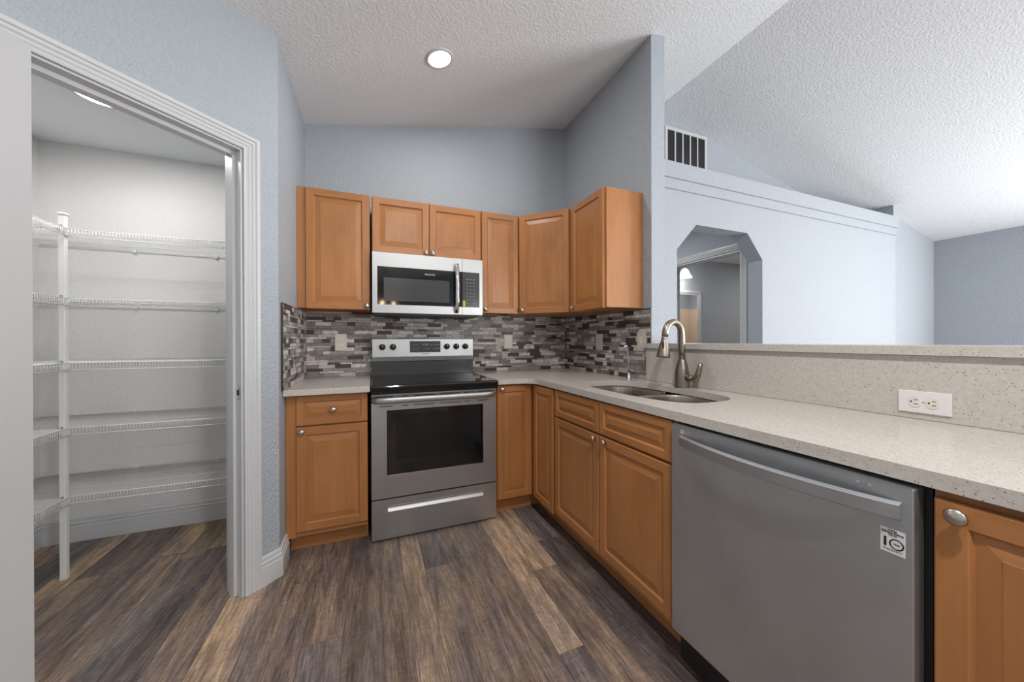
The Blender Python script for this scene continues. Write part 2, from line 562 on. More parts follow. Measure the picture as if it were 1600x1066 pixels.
# pantry walls and ceiling
struct('wall_pantry_back', MB().box(-3.54, -2.2, 0.055, 0.17, 0, 2.40), 'white_wall')
struct('wall_pantry_left', MB().box(-3.54, -3.42, -1.66, 0.055, 0, 2.40), 'white_wall')
struct('wall_pantry_front', MB().box(-3.54, -3.02, -1.78, -1.66, 0, 2.40), 'white_wall')
struct('ceiling.001', MB().prism([(-3.42, 0.055), (-2.2, 0.055), (-2.2, -0.73), (-3.0, -1.60), (-3.42, -1.66)], 2.33, 2.40, 'z'), 'ceiling_paint')

# main vaulted ceiling
cl = MB()
cl.prism([(XL - 0.12, ceil(XL - 0.12)), (RX, RZ), (XR + 0.12, ceil(XR + 0.12)), (XR + 0.12, ceil(XR + 0.12) + 0.1), (RX, RZ + 0.1), (XL - 0.12, ceil(XL - 0.12) + 0.1)], YF, 0.12, 'y')
ceiling_obj = struct('ceiling', cl, 'ceiling_paint')

# kitchen side wall (full height stub) and the raised bar wall of the peninsula
struct('wall_right', MB().prism([(0, 0), (0.11, 0), (0.11, ceil(0.11) + 0.01), (0, ceil(0) + 0.01)], -1.073, 0.0, 'y'), 'blue_wall')
struct('wall_peninsula', MB().box(0.0, 0.11, -3.55, -1.074, 0, 1.12), 'blue_wall')

# far living-room wall with clipped-corner opening and plant ledge
AY = -0.767
ax = [(0.544, 0), (0.544, 1.874), (0.748, 2.088), (1.348, 2.088), (1.543, 1.874), (1.543, 0)]
LZ = 2.535
aw = MB()
aw.prism([(0.11, 0)] + ax + [(3.79, 0), (3.79, LZ), (0.11, LZ)], AY, AY + 0.13, 'y')
# stepped plaster bands below the ledge
aw.box(0.11, 3.81, AY - 0.022, AY - 0.0005, 2.412, LZ)
aw.box(0.11, 3.80, AY - 0.011, AY - 0.0005, 2.332, 2.4115)
# end post of the recess
aw.prism([(3.72, LZ + 0.0005), (3.79, LZ + 0.0005), (3.79, ceil(3.79) + 0.005), (3.72, ceil(3.72) + 0.005)], AY - 0.01, -0.34, 'y')
struct('wall_arch', aw, 'blue_wall')
struct('wall_ledge', MB().box(0.11, 3.72, AY + 0.131, -0.30, 2.45, LZ - 0.001), 'blue_wall')
struct('wall_gable', MB().prism([(0.11, LZ), (3.72, LZ), (3.72, ceil(3.72) + 0.01), (RX, RZ + 0.01), (0.11, ceil(0.11) + 0.01)], -0.34, -0.24, 'y'), 'blue_wall')
struct('wall_far', MB().prism([(3.79, 0), (XR, 0), (XR, ceil(XR) + 0.01), (3.79, ceil(3.79) + 0.01)], -0.68, -0.56, 'y'), 'blue_wall')

# wall beyond the opening with the bathroom doorway
BX = 1.662
DY0, DY1, DZ = -0.492, 0.345, 2.04
hw = MB()
hw.box(BX, BX + 0.11, AY + 0.131, DY0, 0, 2.44); hw.box(BX, BX + 0.11, DY1, 1.36, 0, 2.44); hw.box(BX, BX + 0.11, DY0, DY1, DZ, 2.44)
struct('wall_hall', hw, 'blue_wall')
struct('wall_hall_back', MB().box(0.11, BX, 1.30, 1.42, 0, 2.44), 'blue_wall')
struct('wall_bath_back', MB().box(BX + 0.11, 5.07, 1.242, 1.36, 0, 2.44), 'blue_wall')
struct('wall_bath_right', MB().box(4.95, 5.07, -0.55, 1.242, 0, 2.44), 'blue_wall')
struct('wall_bath_front', MB().box(BX + 0.11, 4.95, -0.555, -0.50, 0, 2.44), 'blue_wall')
struct('ceiling.002', MB().box(0.11, 5.07, -0.30, 1.42, 2.441, 2.50), 'ceiling_paint')
wt = MB(); wt.box(4.935, 4.949, -0.498, 1.24, 0, 1.85); wt.box(3.6, 4.934, -0.499, -0.486, 0, 1.85)
struct('trim_4', wt, 'beige_tile')

# outer room: right wall with sliding door opening, rear wall with windows
SY0, SY1 = -5.0, -2.2
rw = MB()
rw.box(XR, XR + 0.12, SY1, -0.56, 0, 2.43); rw.box(XR, XR + 0.12, YF, SY0, 0, 2.43); rw.box(XR, XR + 0.12, SY0, SY1, 2.08, 2.43)
struct('wall_living_right', rw, 'blue_wall')
bw = MB()
W1, W2 = (-2.1, 0.1), (1.2, 4.0)
for x0, x1 in ((XL - 0.12, W1[0]), (W1[1], W2[0]), (W2[1], XR + 0.12)):
    pts = [(x0, 0), (x1, 0), (x1, ceil(x1) + 0.01)] + ([(RX, RZ + 0.01)] if x0 < RX < x1 else []) + [(x0, ceil(x0) + 0.01)]
    bw.prism(pts, YF - 0.12, YF, 'y')
for x0, x1 in (W1, W2):
    bw.box(x0, x1, YF - 0.12, YF, 0, 0.55)
    bw.prism([(x0, 2.15), (x1, 2.15), (x1, ceil(x1) + 0.01), (x0, ceil(x0) + 0.01)], YF - 0.12, YF, 'y')
struct('wall_rear', bw, 'blue_wall')


def window(name, fn, w, h, cols):
    fr = MB(); t = 0.05
    def bx(a0, a1, z0, z1, d0, d1, mbx):
        P = [fn(a0, z0, d0), fn(a1, z1, d1)]
        mbx.box(P[0][0], P[1][0], P[0][1], P[1][1], P[0][2], P[1][2])
    bx(0, w, 0, t, 0.03, 0.09, fr); bx(0, w, h - t, h, 0.03, 0.09, fr)
    for i in range(cols + 1):
        a = i * (w - t) / cols
        bx(a, a + t, t, h - t, 0.03, 0.09, fr)
    root = struct(name, fr, 'white_trim')
    for i in range(cols):
        g = MB(); a = i * (w - t) / cols
        bx(a + t, a + (w - t) / cols, t, h - t, 0.055, 0.063, g)
        g.build('pane', 'window_glass', root)


window('window_1', lambda a, z, d: (W1[0] + a, YF - d, 0.55 + z), W1[1] - W1[0], 1.60, 2)
window('window_2', lambda a, z, d: (W2[0] + a, YF - d, 0.55 + z), W2[1] - W2[0], 1.60, 3)
window('door_3', lambda a, z, d: (XR + d, SY1 - a, z), SY1 - SY0, 2.08, 2)

# ---------------------------------------------- baseboards and casings
BB = [(0, 0), (0.017, 0), (0.017, 0.090), (0.011, 0.093), (0.011, 0.098), (0.015, 0.102), (0.015, 0.110), (0.008, 0.115), (0.008, 0.120), (0.011, 0.124), (0.009, 0.134), (0.003, 0.138), (0, 0.138)]
CAS = [(0, 0), (0, 0.011), (0.006, 0.014), (0.014, 0.010), (0.020, 0.015), (0.030, 0.011), (0.036, 0.017), (0.046, 0.015), (0.050, 0.021), (0.064, 0.021), (0.064, 0)]
flat = lambda x, y, t: (x, y, t)
ce = DIAG + DU * (U_R - 0.005 - 0.064)
# offset side: to the right of the travel direction
struct('baseboard_left', MB().sweep([(-2.085, -0.612), (DIAG.x, DIAG.y), (ce.x, ce.y)], [(-w, t) for w, t in BB], flat), 'white_trim')
struct('baseboard_pantry', MB().sweep([(-3.42, -1.6), (-3.42, 0.055), (-2.2, 0.055), (-2.2, -0.66)], BB, flat), 'white_trim')
struct('baseboard_rear', MB().sweep([(XL, -1.75), (XL, YF + 0.001), (XR, YF + 0.001), (XR, SY0)], [(-w, t) for w, t in BB], flat), 'white_trim')
struct('baseboard_far', MB().sweep([(1.543, AY), (3.79, AY), (3.79, -0.68), (XR, -0.68), (XR, SY1)], BB, flat), 'white_trim')


def casing(name, a0, a1, zt, fn, rev=0.005):
    """inverted-U door casing around an opening a0..a1 (a0<a1), head at zt"""
    path = [(a0 - rev, 0.001), (a0 - rev, zt + rev), (a1 + rev, zt + rev), (a1 + rev, 0.001)]
    mb = MB().sweep(path, [(-w, t) for w, t in CAS], lambda a, z, t: fn(a, z, t))
    struct(name, mb, 'white_trim')


casing('trim_1', U_R, U_L, OPZ, dfn)
casing('trim_2', DY0, DY1, DZ, lambda a, z, t: (BX - t, a, z))
# pantry door jamb with stop
jm = MB()
def dbox(mb, u0, u1, z0, z1, t0, t1):
    P = [dfn(u, z, t) for t in (t0, t1) for u, z in ((u0, z0), (u1, z0), (u1, z1), (u0, z1))]
    b0 = len(mb.v); mb.v += [Vector(p) for p in P]
    for q in ((0, 1, 2, 3), (4, 7, 6, 5), (0, 4, 5, 1), (1, 5, 6, 2), (2, 6, 7, 3), (3, 7, 4, 0)):
        mb.f.append([b0 + i for i in q]); mb.m.append(0); mb.sm.append(False)
J = 0.004
dbox(jm, U_R - 0.001, U_R + J, 0, OPZ - J, -0.116, 0.001); dbox(jm, U_L - J, U_L + 0.001, 0, OPZ - J, -0.116, 0.001)
dbox(jm, U_R - 0.001, U_L + 0.001, OPZ - J, OPZ + 0.001, -0.116, 0.001)
dbox(jm, U_R + J, U_R + J + 0.011, 0, OPZ - J - 0.011, -0.078, -0.042); dbox(jm, U_L - J - 0.011, U_L - J, 0, OPZ - J - 0.011, -0.078, -0.042)
dbox(jm, U_R + J, U_L - J, OPZ - J - 0.016, OPZ - J, -0.078, -0.042)
struct('trim_3', jm, 'white_trim')
# jamb lining of the bathroom doorway
bj = MB()
bj.box(BX - 0.001, BX + 0.111, DY0 - 0.001, DY0 + 0.012, 0, DZ); bj.box(BX - 0.001, BX + 0.111, DY1 - 0.012, DY1 + 0.001, 0, DZ)
bj.box(BX - 0.001, BX + 0.111, DY0, DY1, DZ - 0.012, DZ + 0.001); bj.box(BX + 0.03, BX + 0.07, DY0 + 0.012, DY1 - 0.012, DZ - 0.024, DZ - 0.012)
struct('trim_5', bj, 'white_trim')

# strike plate on the pantry jamb
sp = MB(); dbox(sp, U_R + J, U_R + J + 0.0018, 0.905, 0.965, -0.037, -0.004); o = sp.build('strike_plate', 'chrome')
tag(o, 'small metal strike plate on the white jamb of the pantry doorway', 'strike plate')
sh = MB(); dbox(sh, U_R + J + 0.0019, U_R + J + 0.0024, 0.922, 0.948, -0.030, -0.014); sh.build('latch_hole', 'black_plastic', o)

# open pantry door, swung back towards the camera
A = Vector((-2.573, -1.338)); dd = Vector((-0.395, -0.919)).normalized(); dn = Vector((dd.y, -dd.x)).normalized()
dn = -dn if dn.x > 0 else dn
def door_pt(a, t, z): return (A.x + dd.x * a + dn.x * t, A.y + dd.y * a + dn.y * t, z)
pd = MB()
P = [door_pt(0, 0, 0.01), door_pt(0.60, 0, 0.01), door_pt(0.60, 0.035, 0.01), door_pt(0, 0.035, 0.01)]
pd.prism([(p[0], p[1]) for p in P], 0.012, 2.036, 'z')
door1 = struct('door_1', pd, 'white_door')
hg = MB()
kb = MB(); q = door_pt(0.54, 0, 0.95); kb.lathe([(0.026, 0), (0.026, 0.006), (0.010, 0.010), (0.010, 0.03), (0.024, 0.04), (0.028, 0.052), (0.022, 0.064), (0, 0.068)], q, (-dn.x, -dn.y, 0))
kb.build('door_knob', 'brushed_nickel', door1)

# ------------------------------------------------------------------ mosaic backsplashes
TM = ['tile_stone', 'tile_pearl', 'tile_taupe', 'tile_brown', 'tile_steel', 'tile_grey', 'grout']


def mosaic(name, u0, u1, z0, z1, fn, seed, label, notch=None):
    r = random.Random(seed); mb = MB()
    def bx(a0, a1, b0, b1, t0, t1, mi):
        p, q = fn(a0, b0, t0), fn(a1, b1, t1); mb.box(p[0], q[0], p[1], q[1], p[2], q[2], mi)
    if notch: bx(u0, notch[0], z0, z1, 0.0, 0.0055, 6); bx(notch[0], u1, notch[1], z1, 0.0, 0.0055, 6)
    else: bx(u0, u1, z0, z1, 0.0, 0.0055, 6)
    z = z0 + 0.001; hs = [0.0255, 0.0105, 0.0195]; i = 0; g = 0.0018
    while z < z1 - 0.006:
        h = min(hs[i % 3], z1 - z - 0.001); big = hs[i % 3]
        ue = u1 if not notch or z >= notch[1] - 0.004 else notch[0]
        u = u0 + 0.001 - r.choice([0, 0.03, 0.06]); last = -1
        while u < ue - 0.004:
            L = r.choice({0.0255: [0.052, 0.104, 0.104], 0.0105: [0.155, 0.08, 0.13], 0.0195: [0.152, 0.05, 0.10]}[big])
            w = {0.0255: [5, 3, 3, 6, 1, 2], 0.0105: [4, 3, 4, 2, 4, 2], 0.0195: [4, 3, 4, 3, 3, 3]}[big]
            mi = r.choices(range(6), w)[0]
            if mi == last and r.random() < 0.6: mi = (mi + 3) % 6
            last = mi
            a0, a1 = max(u, u0 + 0.001), min(u + L - g, ue - 0.001)
            if a1 - a0 > 0.004: bx(a0, a1, z, z + h, 0.0055, 0.0078 + r.uniform(-0.0004, 0.0004), mi)
            u += L
        z += h + g; i += 1
    o = mb.build(name, TM)
    return tag(o, label, 'tile backsplash')


mosaic('tile_backsplash', 0.0, 2.0772, 0.9145, 1.379, lambda u, z, t: (-2.0772 + u, -t - 0.0005, z), 3, 'grey and brown mosaic tile strip along the back wall behind the stove')
mosaic('tile_backsplash', 0.0, 0.698, 0.9145, 1.366, lambda u, z, t: (-2.0845 + t, -u - 0.009, z), 8, 'short mosaic tile return on the left wall beside the end cabinet')
mosaic('tile_backsplash', 0.0, 1.062, 0.9145, 1.372, lambda u, z, t: (-0.0005 - t, -u - 0.009, z), 12, 'mosaic tile on the right wall under the end upper cabinet by the sink', notch=(1.034, 1.153))
tag(MB().box(-2.0845, -2.075, -0.712, -0.7075, 0.9145, 1.369).box(-2.0845, -2.075, -0.7075, -0.305, 1.3662, 1.369).build('tile_edge_trim', 'trim_strip'), 'dark metal edge strip on the mosaic return of the left wall', 'edge strip')
tag(MB().box(-0.0100, -0.0003, -1.0745, -1.0712, 1.153, 1.375).box(-0.0100, -0.0003, -1.0712, -1.0, 1.3722, 1.375).build('tile_edge_trim', 'trim_strip'), 'dark metal edge strip on the mosaic end above the bar top', 'edge strip')

# ------------------------------------------------------------------ cabinet pieces
WD = ['maple_upright', 'maple_across']


def knob_mesh(origin, axis=(0, -1, 0)):
    return MB().lathe([(0.0075, 0), (0.0065, 0.008), (0.0075, 0.012), (0.0150, 0.0155), (0.0160, 0.0185), (0.0135, 0.0225), (0.007, 0.0252), (0, 0.026)], origin, axis, 20)


def panel_front(w, h, st=0.043, bev=0.030, t=0.020, x=0.0, z=0.0, y=0.0):
    """raised-panel front in local space: face at y, body goes to y+t"""
    mb = MB()
    X = lambda i: (x + i, x + w - i); Z = lambda i: (z + i, z + h - i)
    def ring(i0, d0, i1, d1):
        (a0, a1), (b0, b1) = X(i0), X(i1); (c0, c1), (e0, e1) = Z(i0), Z(i1)
        o = [(a0, y + d0, c0), (a1, y + d0, c0), (a1, y + d0, c1), (a0, y + d0, c1)]
        n = [(b0, y + d1, e0), (b1, y + d1, e0), (b1, y + d1, e1), (b0, y + d1, e1)]
        for k in range(4):
            k2 = (k + 1) % 4
            mb.face([o[k], o[k2], n[k2], n[k]], 1 if k % 2 == 0 else 0)
    e = 0.003
    ring(0, t, 0, e); ring(0, e, e, 0)
    (a0, a1), (c0, c1) = X(e), Z(e); (b0, b1), (d0, d1) = X(st), Z(st)
    for q, mi in (((a0, b0, c0, c1), 0), ((b1, a1, c0, c1), 0), ((b0, b1, c0, d0), 1), ((b0, b1, d1, c1), 1)):
        mb.face([(q[0], y, q[2]), (q[1], y, q[2]), (q[1], y, q[3]), (q[0], y, q[3])], mi)
    ring(st, 0, st + 0.003, 0.003); ring(st + 0.003, 0.003, st + 0.005, 0.008); ring(st + 0.005, 0.008, st + 0.007, 0.0085)
    ring(st + 0.007, 0.0085, st + 0.007 + bev, 0.0035); ring(st + 0.007 + bev, 0.0035, st + 0.009 + bev, 0.0022)
    i = st + 0.009 + bev
    mb.face([(X(i)[0], y + 0.0022, Z(i)[0]), (X(i)[1], y + 0.0022, Z(i)[0]), (X(i)[1], y + 0.0022, Z(i)[1]), (X(i)[0], y + 0.0022, Z(i)[1])], 0)
    mb.face([(x, y + t, z), (x + w, y + t, z), (x + w, y + t, z + h), (x, y + t, z + h)][::-1], 0)
    return mb


def add_front(root, name, x, z, w, h, knob=None, **kw):
    d = panel_front(w, h, x=x, z=z, **kw).build(name, WD, root, world=False)
    if knob: knob_mesh((knob[0], kw.get('y', 0.0), knob[1])).build('knob', 'knob_nickel', d, world=False)
    return d


CT = 0.880   # top of base cabinets
# left base cabinet (local y=0 is the door face; world Y=-0.63)
c = thing('base_cabinet', 'maple base cabinet with one drawer and door, left of the stove', 'cabinet', (-2.0825, -0.630, 0))
body = MB(); body.box(0.0, 0.405, 0.0205, 0.618, 0.105, CT)
body.build('body', WD, c, world=False)
MB().box(0.0, 0.0475, 0.012, 0.0204, 0.105, CT).build('filler_strip', WD, c, world=False)
MB().box(0.005, 0.405, 0.097, 0.115, 0.0, 0.1045).build('toe_kick', ['maple_across'], c, world=False)
add_front(c, 'drawer', 0.0490, 0.711, 0.3565, 0.163, (0.2295, 0.791), st=0.033, bev=0.022)
add_front(c, 'door', 0.0490, 0.135, 0.3565, 0.568, (0.076, 0.680))

# corner base cabinet: one door on each run, meeting in the inner corner
c = thing('corner_base_cabinet', 'maple corner base cabinet with two folded doors, right of the stove', 'cabinet', (-0.893, -0.630, 0))
b = MB(); b.prism([(0.0, 0.0205), (0.279, 0.0205), (0.279, -0.300), (0.883, -0.300), (0.883, 0.618), (0.0, 0.618)], 0.105, CT, 'z')
b.build('body', WD, c, world=False)
add_front(c, 'door', 0.0085, 0.113, 0.245, 0.757, (0.039, 0.846), st=0.042, bev=0.020)
# second door faces -X
d2 = panel_front(0.272, 0.757, st=0.042, bev=0.026, x=0, z=0.113)
rot = Matrix.Rotation(-math.pi / 2, 4, 'Z')
d2.v = [rot @ q + Vector((0.256, -0.028, 0)) for q in d2.v]
d2.build('door', ['maple_upright', 'maple_along'], c, world=False)
MB().prism([(0.005, 0.085), (0.345, 0.085), (0.345, -0.300), (0.362, -0.300), (0.362, 0.103), (0.005, 0.103)], 0, 0.1045, 'z').build('toe_kick', ['maple_across'], c, world=False)

# sink base (fronts face -X).  local x runs towards the camera (-Y), y into the cabinet (+X)
HP = -math.pi / 2
WS = ['maple_upright', 'maple_across']
c = thing('sink_base_cabinet', 'wide maple sink base cabinet with two false drawers and two doors', 'cabinet', (-0.635, -0.934, 0), HP)
sbm = MB(); sbm.box(0.0, 0.912, 0.0205, 0.060, 0.105, CT).box(0.0, 0.018, 0.0601, 0.625, 0.105, CT).box(0.894, 0.912, 0.0601, 0.625, 0.105, CT).box(0.018, 0.894, 0.0601, 0.625, 0.105, 0.125)
sbm.build('body', WS, c, world=False)
MB().box(0.0, 0.905, 0.088, 0.104, 0, 0.1045).build('toe_kick', ['maple_across'], c, world=False)
add_front(c, 'false_drawer_front', 0.020, 0.720, 0.436, 0.153, st=0.032, bev=0.022)
add_front(c, 'false_drawer_front', 0.462, 0.720, 0.440, 0.153, st=0.032, bev=0.022)
add_front(c, 'door', 0.020, 0.137, 0.436, 0.572, (0.430, 0.690), st=0.040)
add_front(c, 'door', 0.462, 0.137, 0.440, 0.572, (0.512, 0.690), st=0.040)

# cabinet beyond the dishwasher
c = thing('base_cabinet', 'maple base cabinet nearest the camera, right of the dishwasher', 'cabinet', (-0.635, -2.476, 0), HP)
MB().box(0.0, 0.60, 0.0205, 0.625, 0.105, CT).build('body', WS, c, world=False)
MB().box(0.005, 0.60, 0.088, 0.104, 0, 0.1045).build('toe_kick', ['maple_across'], c, world=False)
add_front(c, 'door', 0.004, 0.12, 0.292, 0.743, (0.037, 0.842), st=0.042)
add_front(c, 'door', 0.300, 0.12, 0.292, 0.743, (0.560, 0.842), st=0.042)
c = thing('base_cabinet', 'maple base cabinet at the open end of the peninsula', 'cabinet', (-0.635, -3.078, 0), HP)
MB().box(0.0, 0.40, 0.0205, 0.625, 0.105, CT).build('body', WS, c, world=False)
MB().box(0.0, 0.40, 0.088, 0.104, 0, 0.1045).build('toe_kick', ['maple_across'], c, world=False)
add_front(c, 'door', 0.006, 0.12, 0.388, 0.743, (0.045, 0.842), st=0.042)

# upper cabinets
UY, UB, UT = -0.308, 1.380, 2.134


def upper_body(root, w, z0, z1, dep=0.306):
    mb = MB()
    mb.box(0, w, 0.0205, 0.040, z0, z1).box(0, 0.016, 0.0401, dep, z0, z1).box(w - 0.016, w, 0.0401, dep, z0, z1)
    mb.box(0.016, w - 0.016, 0.0401, dep, z0 + 0.012, z0 + 0.026, 1).box(0.016, w - 0.016, 0.0401, dep, z1 - 0.016, z1, 1)
    mb.box(0.016, w - 0.016, dep - 0.012, dep, z0, z1)
    mb.build('body', WD, root, world=False)


c = thing('wall_cabinet', 'tall maple wall cabinet at the left end beside the filler strip', 'cabinet', (-2.0835, UY, 0))
upper_body(c, 0.420, UB, UT)
MB().box(0.0, 0.0465, 0.012, 0.0204, UB, UT).build('filler_strip', WD, c, world=False)
add_front(c, 'door', 0.0485, UB - 0.004, 0.3690, UT - UB + 0.004, (0.4020, 1.402))
c = thing('wall_cabinet', 'short maple wall cabinet with two doors above the microwave', 'cabinet', (-1.6515, UY, 0))
upper_body(c, 0.756, 1.762, UT)
add_front(c, 'door', 0.003, 1.7625, 0.3715, UT - 1.7625, (0.353, 1.785))
add_front(c, 'door', 0.3785, 1.7625, 0.3735, UT - 1.7625, (0.400, 1.785))
c = thing('wall_cabinet', 'narrow maple wall cabinet right of the microwave', 'cabinet', (-0.8945, UY, 0))
upper_body(c, 0.286, UB, UT)
add_front(c, 'door', 0.005, UB - 0.004, 0.291, UT - UB + 0.004, (0.032, 1.402), st=0.040)
# diagonal corner cabinet
c = thing('corner_wall_cabinet', 'diagonal maple wall cabinet filling the inner corner', 'cabinet', (-0.592, UY, 0), -math.pi / 4)
cb = MB(); q = 0.020
def wl(x, y):
    v = Matrix.Rotation(math.pi / 4, 4, 'Z') @ Vector((x + 0.592, y - UY, 0)); return (v.x, v.y)
poly = [(-0.597, -0.288), (-0.288, -0.597), (-0.002, -0.597), (-0.002, -0.002), (-0.597, -0.002)]
cb.prism([wl(*p) for p in poly], UB, UT, 'z')
cb.build('body', WD, c, world=False)
add_front(c, 'door', 0.006, UB - 0.004, 0.390, UT - UB + 0.004, (0.034, 1.402), y=-0.010)
# end cabinet on the right wall
c = thing('wall_cabinet', 'maple wall cabinet on the right wall showing its end panel', 'cabinet', (UY, -0.602, 0), HP)
upper_body(c, 0.395, UB, UT)
add_front(c, 'door', 0.004, UB - 0.004, 0.376, UT - UB + 0.004, (0.034, 1.402))

# ------------------------------------------------------------------ countertops
def arc(cx, cy, r, a0, a1, n=8):
    return [(cx + r * math.cos(math.radians(a0 + (a1 - a0) * i / n)), cy + r * math.sin(math.radians(a0 + (a1 - a0) * i / n))) for i in range(n + 1)]


ZT0, ZT1 = 0.8815, 0.914
tag(MB().box(-2.0835, -1.664, -0.682, -0.001, ZT0, ZT1, 0, 0.003).build('countertop', 'quartz'), 'short speckled quartz countertop left of the stove', 'countertop')
outer = [(-0.895, -0.001), (-0.895, -0.656), (-0.735, -0.656)] + arc(-0.735, -0.750, 0.094, 90, 0)[1:] + [(-0.641, -3.50), (-0.001, -3.50), (-0.001, -0.001)]


def superellipse(cx, cy, rx, ry, n, seg=56, shift=0.0):
    out = []
    for i in range(seg):
        a = 2 * math.pi * i / seg
        ca, sa = math.cos(a), math.sin(a)
        out.append((cx + rx * math.copysign(abs(ca) ** (2 / n), ca), cy + ry * math.copysign(abs(sa) ** (2 / n), sa)))
    return out


hole = superellipse(-0.330, -1.368, 0.208, 0.408, 3.2)
tag(MB().slab_with_hole(outer, hole, ZT0, ZT1).build('countertop', 'quartz', fix=False), 'long L-shaped speckled quartz countertop holding the sink', 'countertop')
tag(MB().box(-0.0215, -0.0005, -3.50, -1.0765, 0.9145, 1.1195, 0, 0.0015).box(-0.0215, -0.0090, -1.0764, -1.046, 0.9145, 1.1195).build('backsplash_slab', 'quartz'), 'upright speckled quartz slab between the counter and the bar top', 'backsplash')
bt = MB(); bt.prism([(-0.037, -1.045), (-0.0095, -1.045), (-0.0095, -1.0755), (0.112, -1.0755), (0.30, -1.0755), (0.30, -3.58), (-0.037, -3.58)], 1.1205, 1.1505, 'z')
tag(bt.build('bar_top', 'quartz'), 'raised speckled quartz bar top on the half wall behind the sink', 'bar top')

# ------------------------------------------------------------------ sink
sk = thing('kitchen_sink', 'undermount stainless double-bowl sink in the quartz counter', 'sink', (-0.330, -1.368, 0.70))


def bowl(y0, y1, x0, x1):
    mb = MB(); cy, cx, ry, rx = (y0 + y1) / 2, (x0 + x1) / 2, (y1 - y0) / 2, (x1 - x0) / 2
    levels = [(1.03, 0.8795), (1.0, 0.8795), (0.99, 0.872), (0.975, 0.80), (0.96, 0.735), (0.90, 0.708), (0.75, 0.70), (0.12, 0.697)]
    rings = [[(px, py, z) for px, py in superellipse(cx, cy, rx * k, ry * k, 3.6, 40)] for k, z in levels]
    b0 = len(mb.v)
    for r in rings: mb.v += [Vector(p) for p in r]
    for i in range(len(rings) - 1):
        for k in range(40):
            k2 = (k + 1) % 40
            mb.f.append([b0 + i * 40 + k, b0 + i * 40 + k2, b0 + (i + 1) * 40 + k2, b0 + (i + 1) * 40 + k]); mb.m.append(0); mb.sm.append(True)
    mb.f.append([b0 + (len(rings) - 1) * 40 + k for k in range(40)]); mb.m.append(0); mb.sm.append(False)
    o = mb.build('bowl', 'sink_steel', sk)
    o.modifiers.new('t', 'SOLIDIFY').thickness = 0.0012
    MB().lathe([(0.042, 0.0), (0.042, 0.003), (0.034, 0.001), (0.010, 0.0005), (0, 0.0005)], (cx, cy, 0.6985), (0, 0, 1), 24).build('drain', 'chrome', o)


bowl(-1.362, -0.955, -0.545, -0.115)
bowl(-1.783, -1.376, -0.545, -0.115)

# ------------------------------------------------------------------ faucet
fx, fy = -0.085, -1.384
fc = thing('kitchen_faucet', 'tall brushed nickel gooseneck faucet behind the sink', 'faucet', (fx, fy, 0.9142))
MB().lathe([(0.0395, 0), (0.0395, 0.004), (0.0385, 0.012), (0.0375, 0.045), (0.036, 0.075), (0.030, 0.11), (0.0215, 0.140), (0.0195, 0.150), (0.0185, 0.152), (0.0, 0.152)], (fx, fy, 0.9143), (0, 0, 1), 32).build('body', 'brushed_nickel', fc)
pts = [(fx, fy, 1.062), (fx - 0.001, fy, 1.12), (fx - 0.002, fy, 1.19)]
R_ = 0.0585
for i in range(1, 15):
    a = math.radians(180 * i / 14 * 0.97)
    pts.append((fx - 0.002 - R_ * (1 - math.cos(a)), fy, 1.20 + R_ * 1.15 * math.sin(a)))
pts.append((fx - 0.1225, fy, 1.184))
MB().tube(pts, [0.0185, 0.0178] + [0.0168] * (len(pts) - 3) + [0.0155], 20).build('spout', 'brushed_nickel', fc)
hd = MB(); hx = fx - 0.1235
dv = Vector((-0.010, 0, -0.105)).normalized()
hd.lathe([(0.0135, -0.004), (0.0150, 0.0), (0.0160, 0.012), (0.0215, 0.035), (0.0285, 0.070), (0.0345, 0.098), (0.0345, 0.104), (0.030, 0.107), (0, 0.104)], (hx, fy, 1.184), dv, 28)
head = hd.build('spray_head', 'brushed_nickel', fc)
MB().lathe([(0.0162, 0), (0.0162, 0.006)], (hx, fy, 1.186), dv, 24).build('collar', 'chrome', head)
MB().box(hx - 0.0275, hx - 0.018, fy - 0.0185, fy - 0.008, 1.116, 1.160, 0, 0.004).build('spray_button', 'black_plastic', head)
hn = MB()
hn.tube([(fx, fy - 0.020, 0.972), (fx, fy - 0.048, 0.967), (fx, fy - 0.064, 0.965), (fx, fy - 0.070, 0.965)], [0.0185, 0.0185, 0.0175, 0.012], 18)
hn.tube([(fx, fy - 0.052, 0.965), (fx + 0.002, fy - 0.070, 0.963), (fx + 0.005, fy - 0.086, 0.972), (fx + 0.008, fy - 0.096, 0.995), (fx + 0.010, fy - 0.101, 1.022), (fx + 0.012, fy - 0.107, 1.048), (fx + 0.012, fy - 0.108, 1.051)], [0.015, 0.0165, 0.0165, 0.0140, 0.0120, 0.0105, 0.006], 16, flat=1.15)
hn.build('lever', 'brushed_nickel', fc)

# small filtered-water tap
tx, ty = -0.114, -0.993
tp = thing('water_filter_tap', 'slim chrome drinking-water tap in the counter corner near the tile', 'tap', (tx, ty, 0.9142))
MB().lathe([(0.019, 0), (0.019, 0.003), (0.0125, 0.006), (0.0115, 0.040), (0.009, 0.046), (0.006, 0.052), (0, 0.052)], (tx, ty, 0.9143), (0, 0, 1), 24).build('body', 'chrome', tp)
MB().tube([(tx, ty, 0.964), (tx - 0.002, ty, 1.03), (tx - 0.008, ty, 1.095), (tx - 0.013, ty, 1.122), (tx - 0.022, ty, 1.137), (tx - 0.031, ty, 1.132), (tx - 0.036, ty, 1.110)], [0.0042, 0.004, 0.004, 0.004, 0.0045, 0.006, 0.0065], 12).build('spout', 'chrome', tp)
MB().tube([(tx, ty - 0.006, 0.972), (tx - 0.012, ty - 0.020, 0.976)], [0.005, 0.006], 10).build('lever', 'black_plastic', tp)

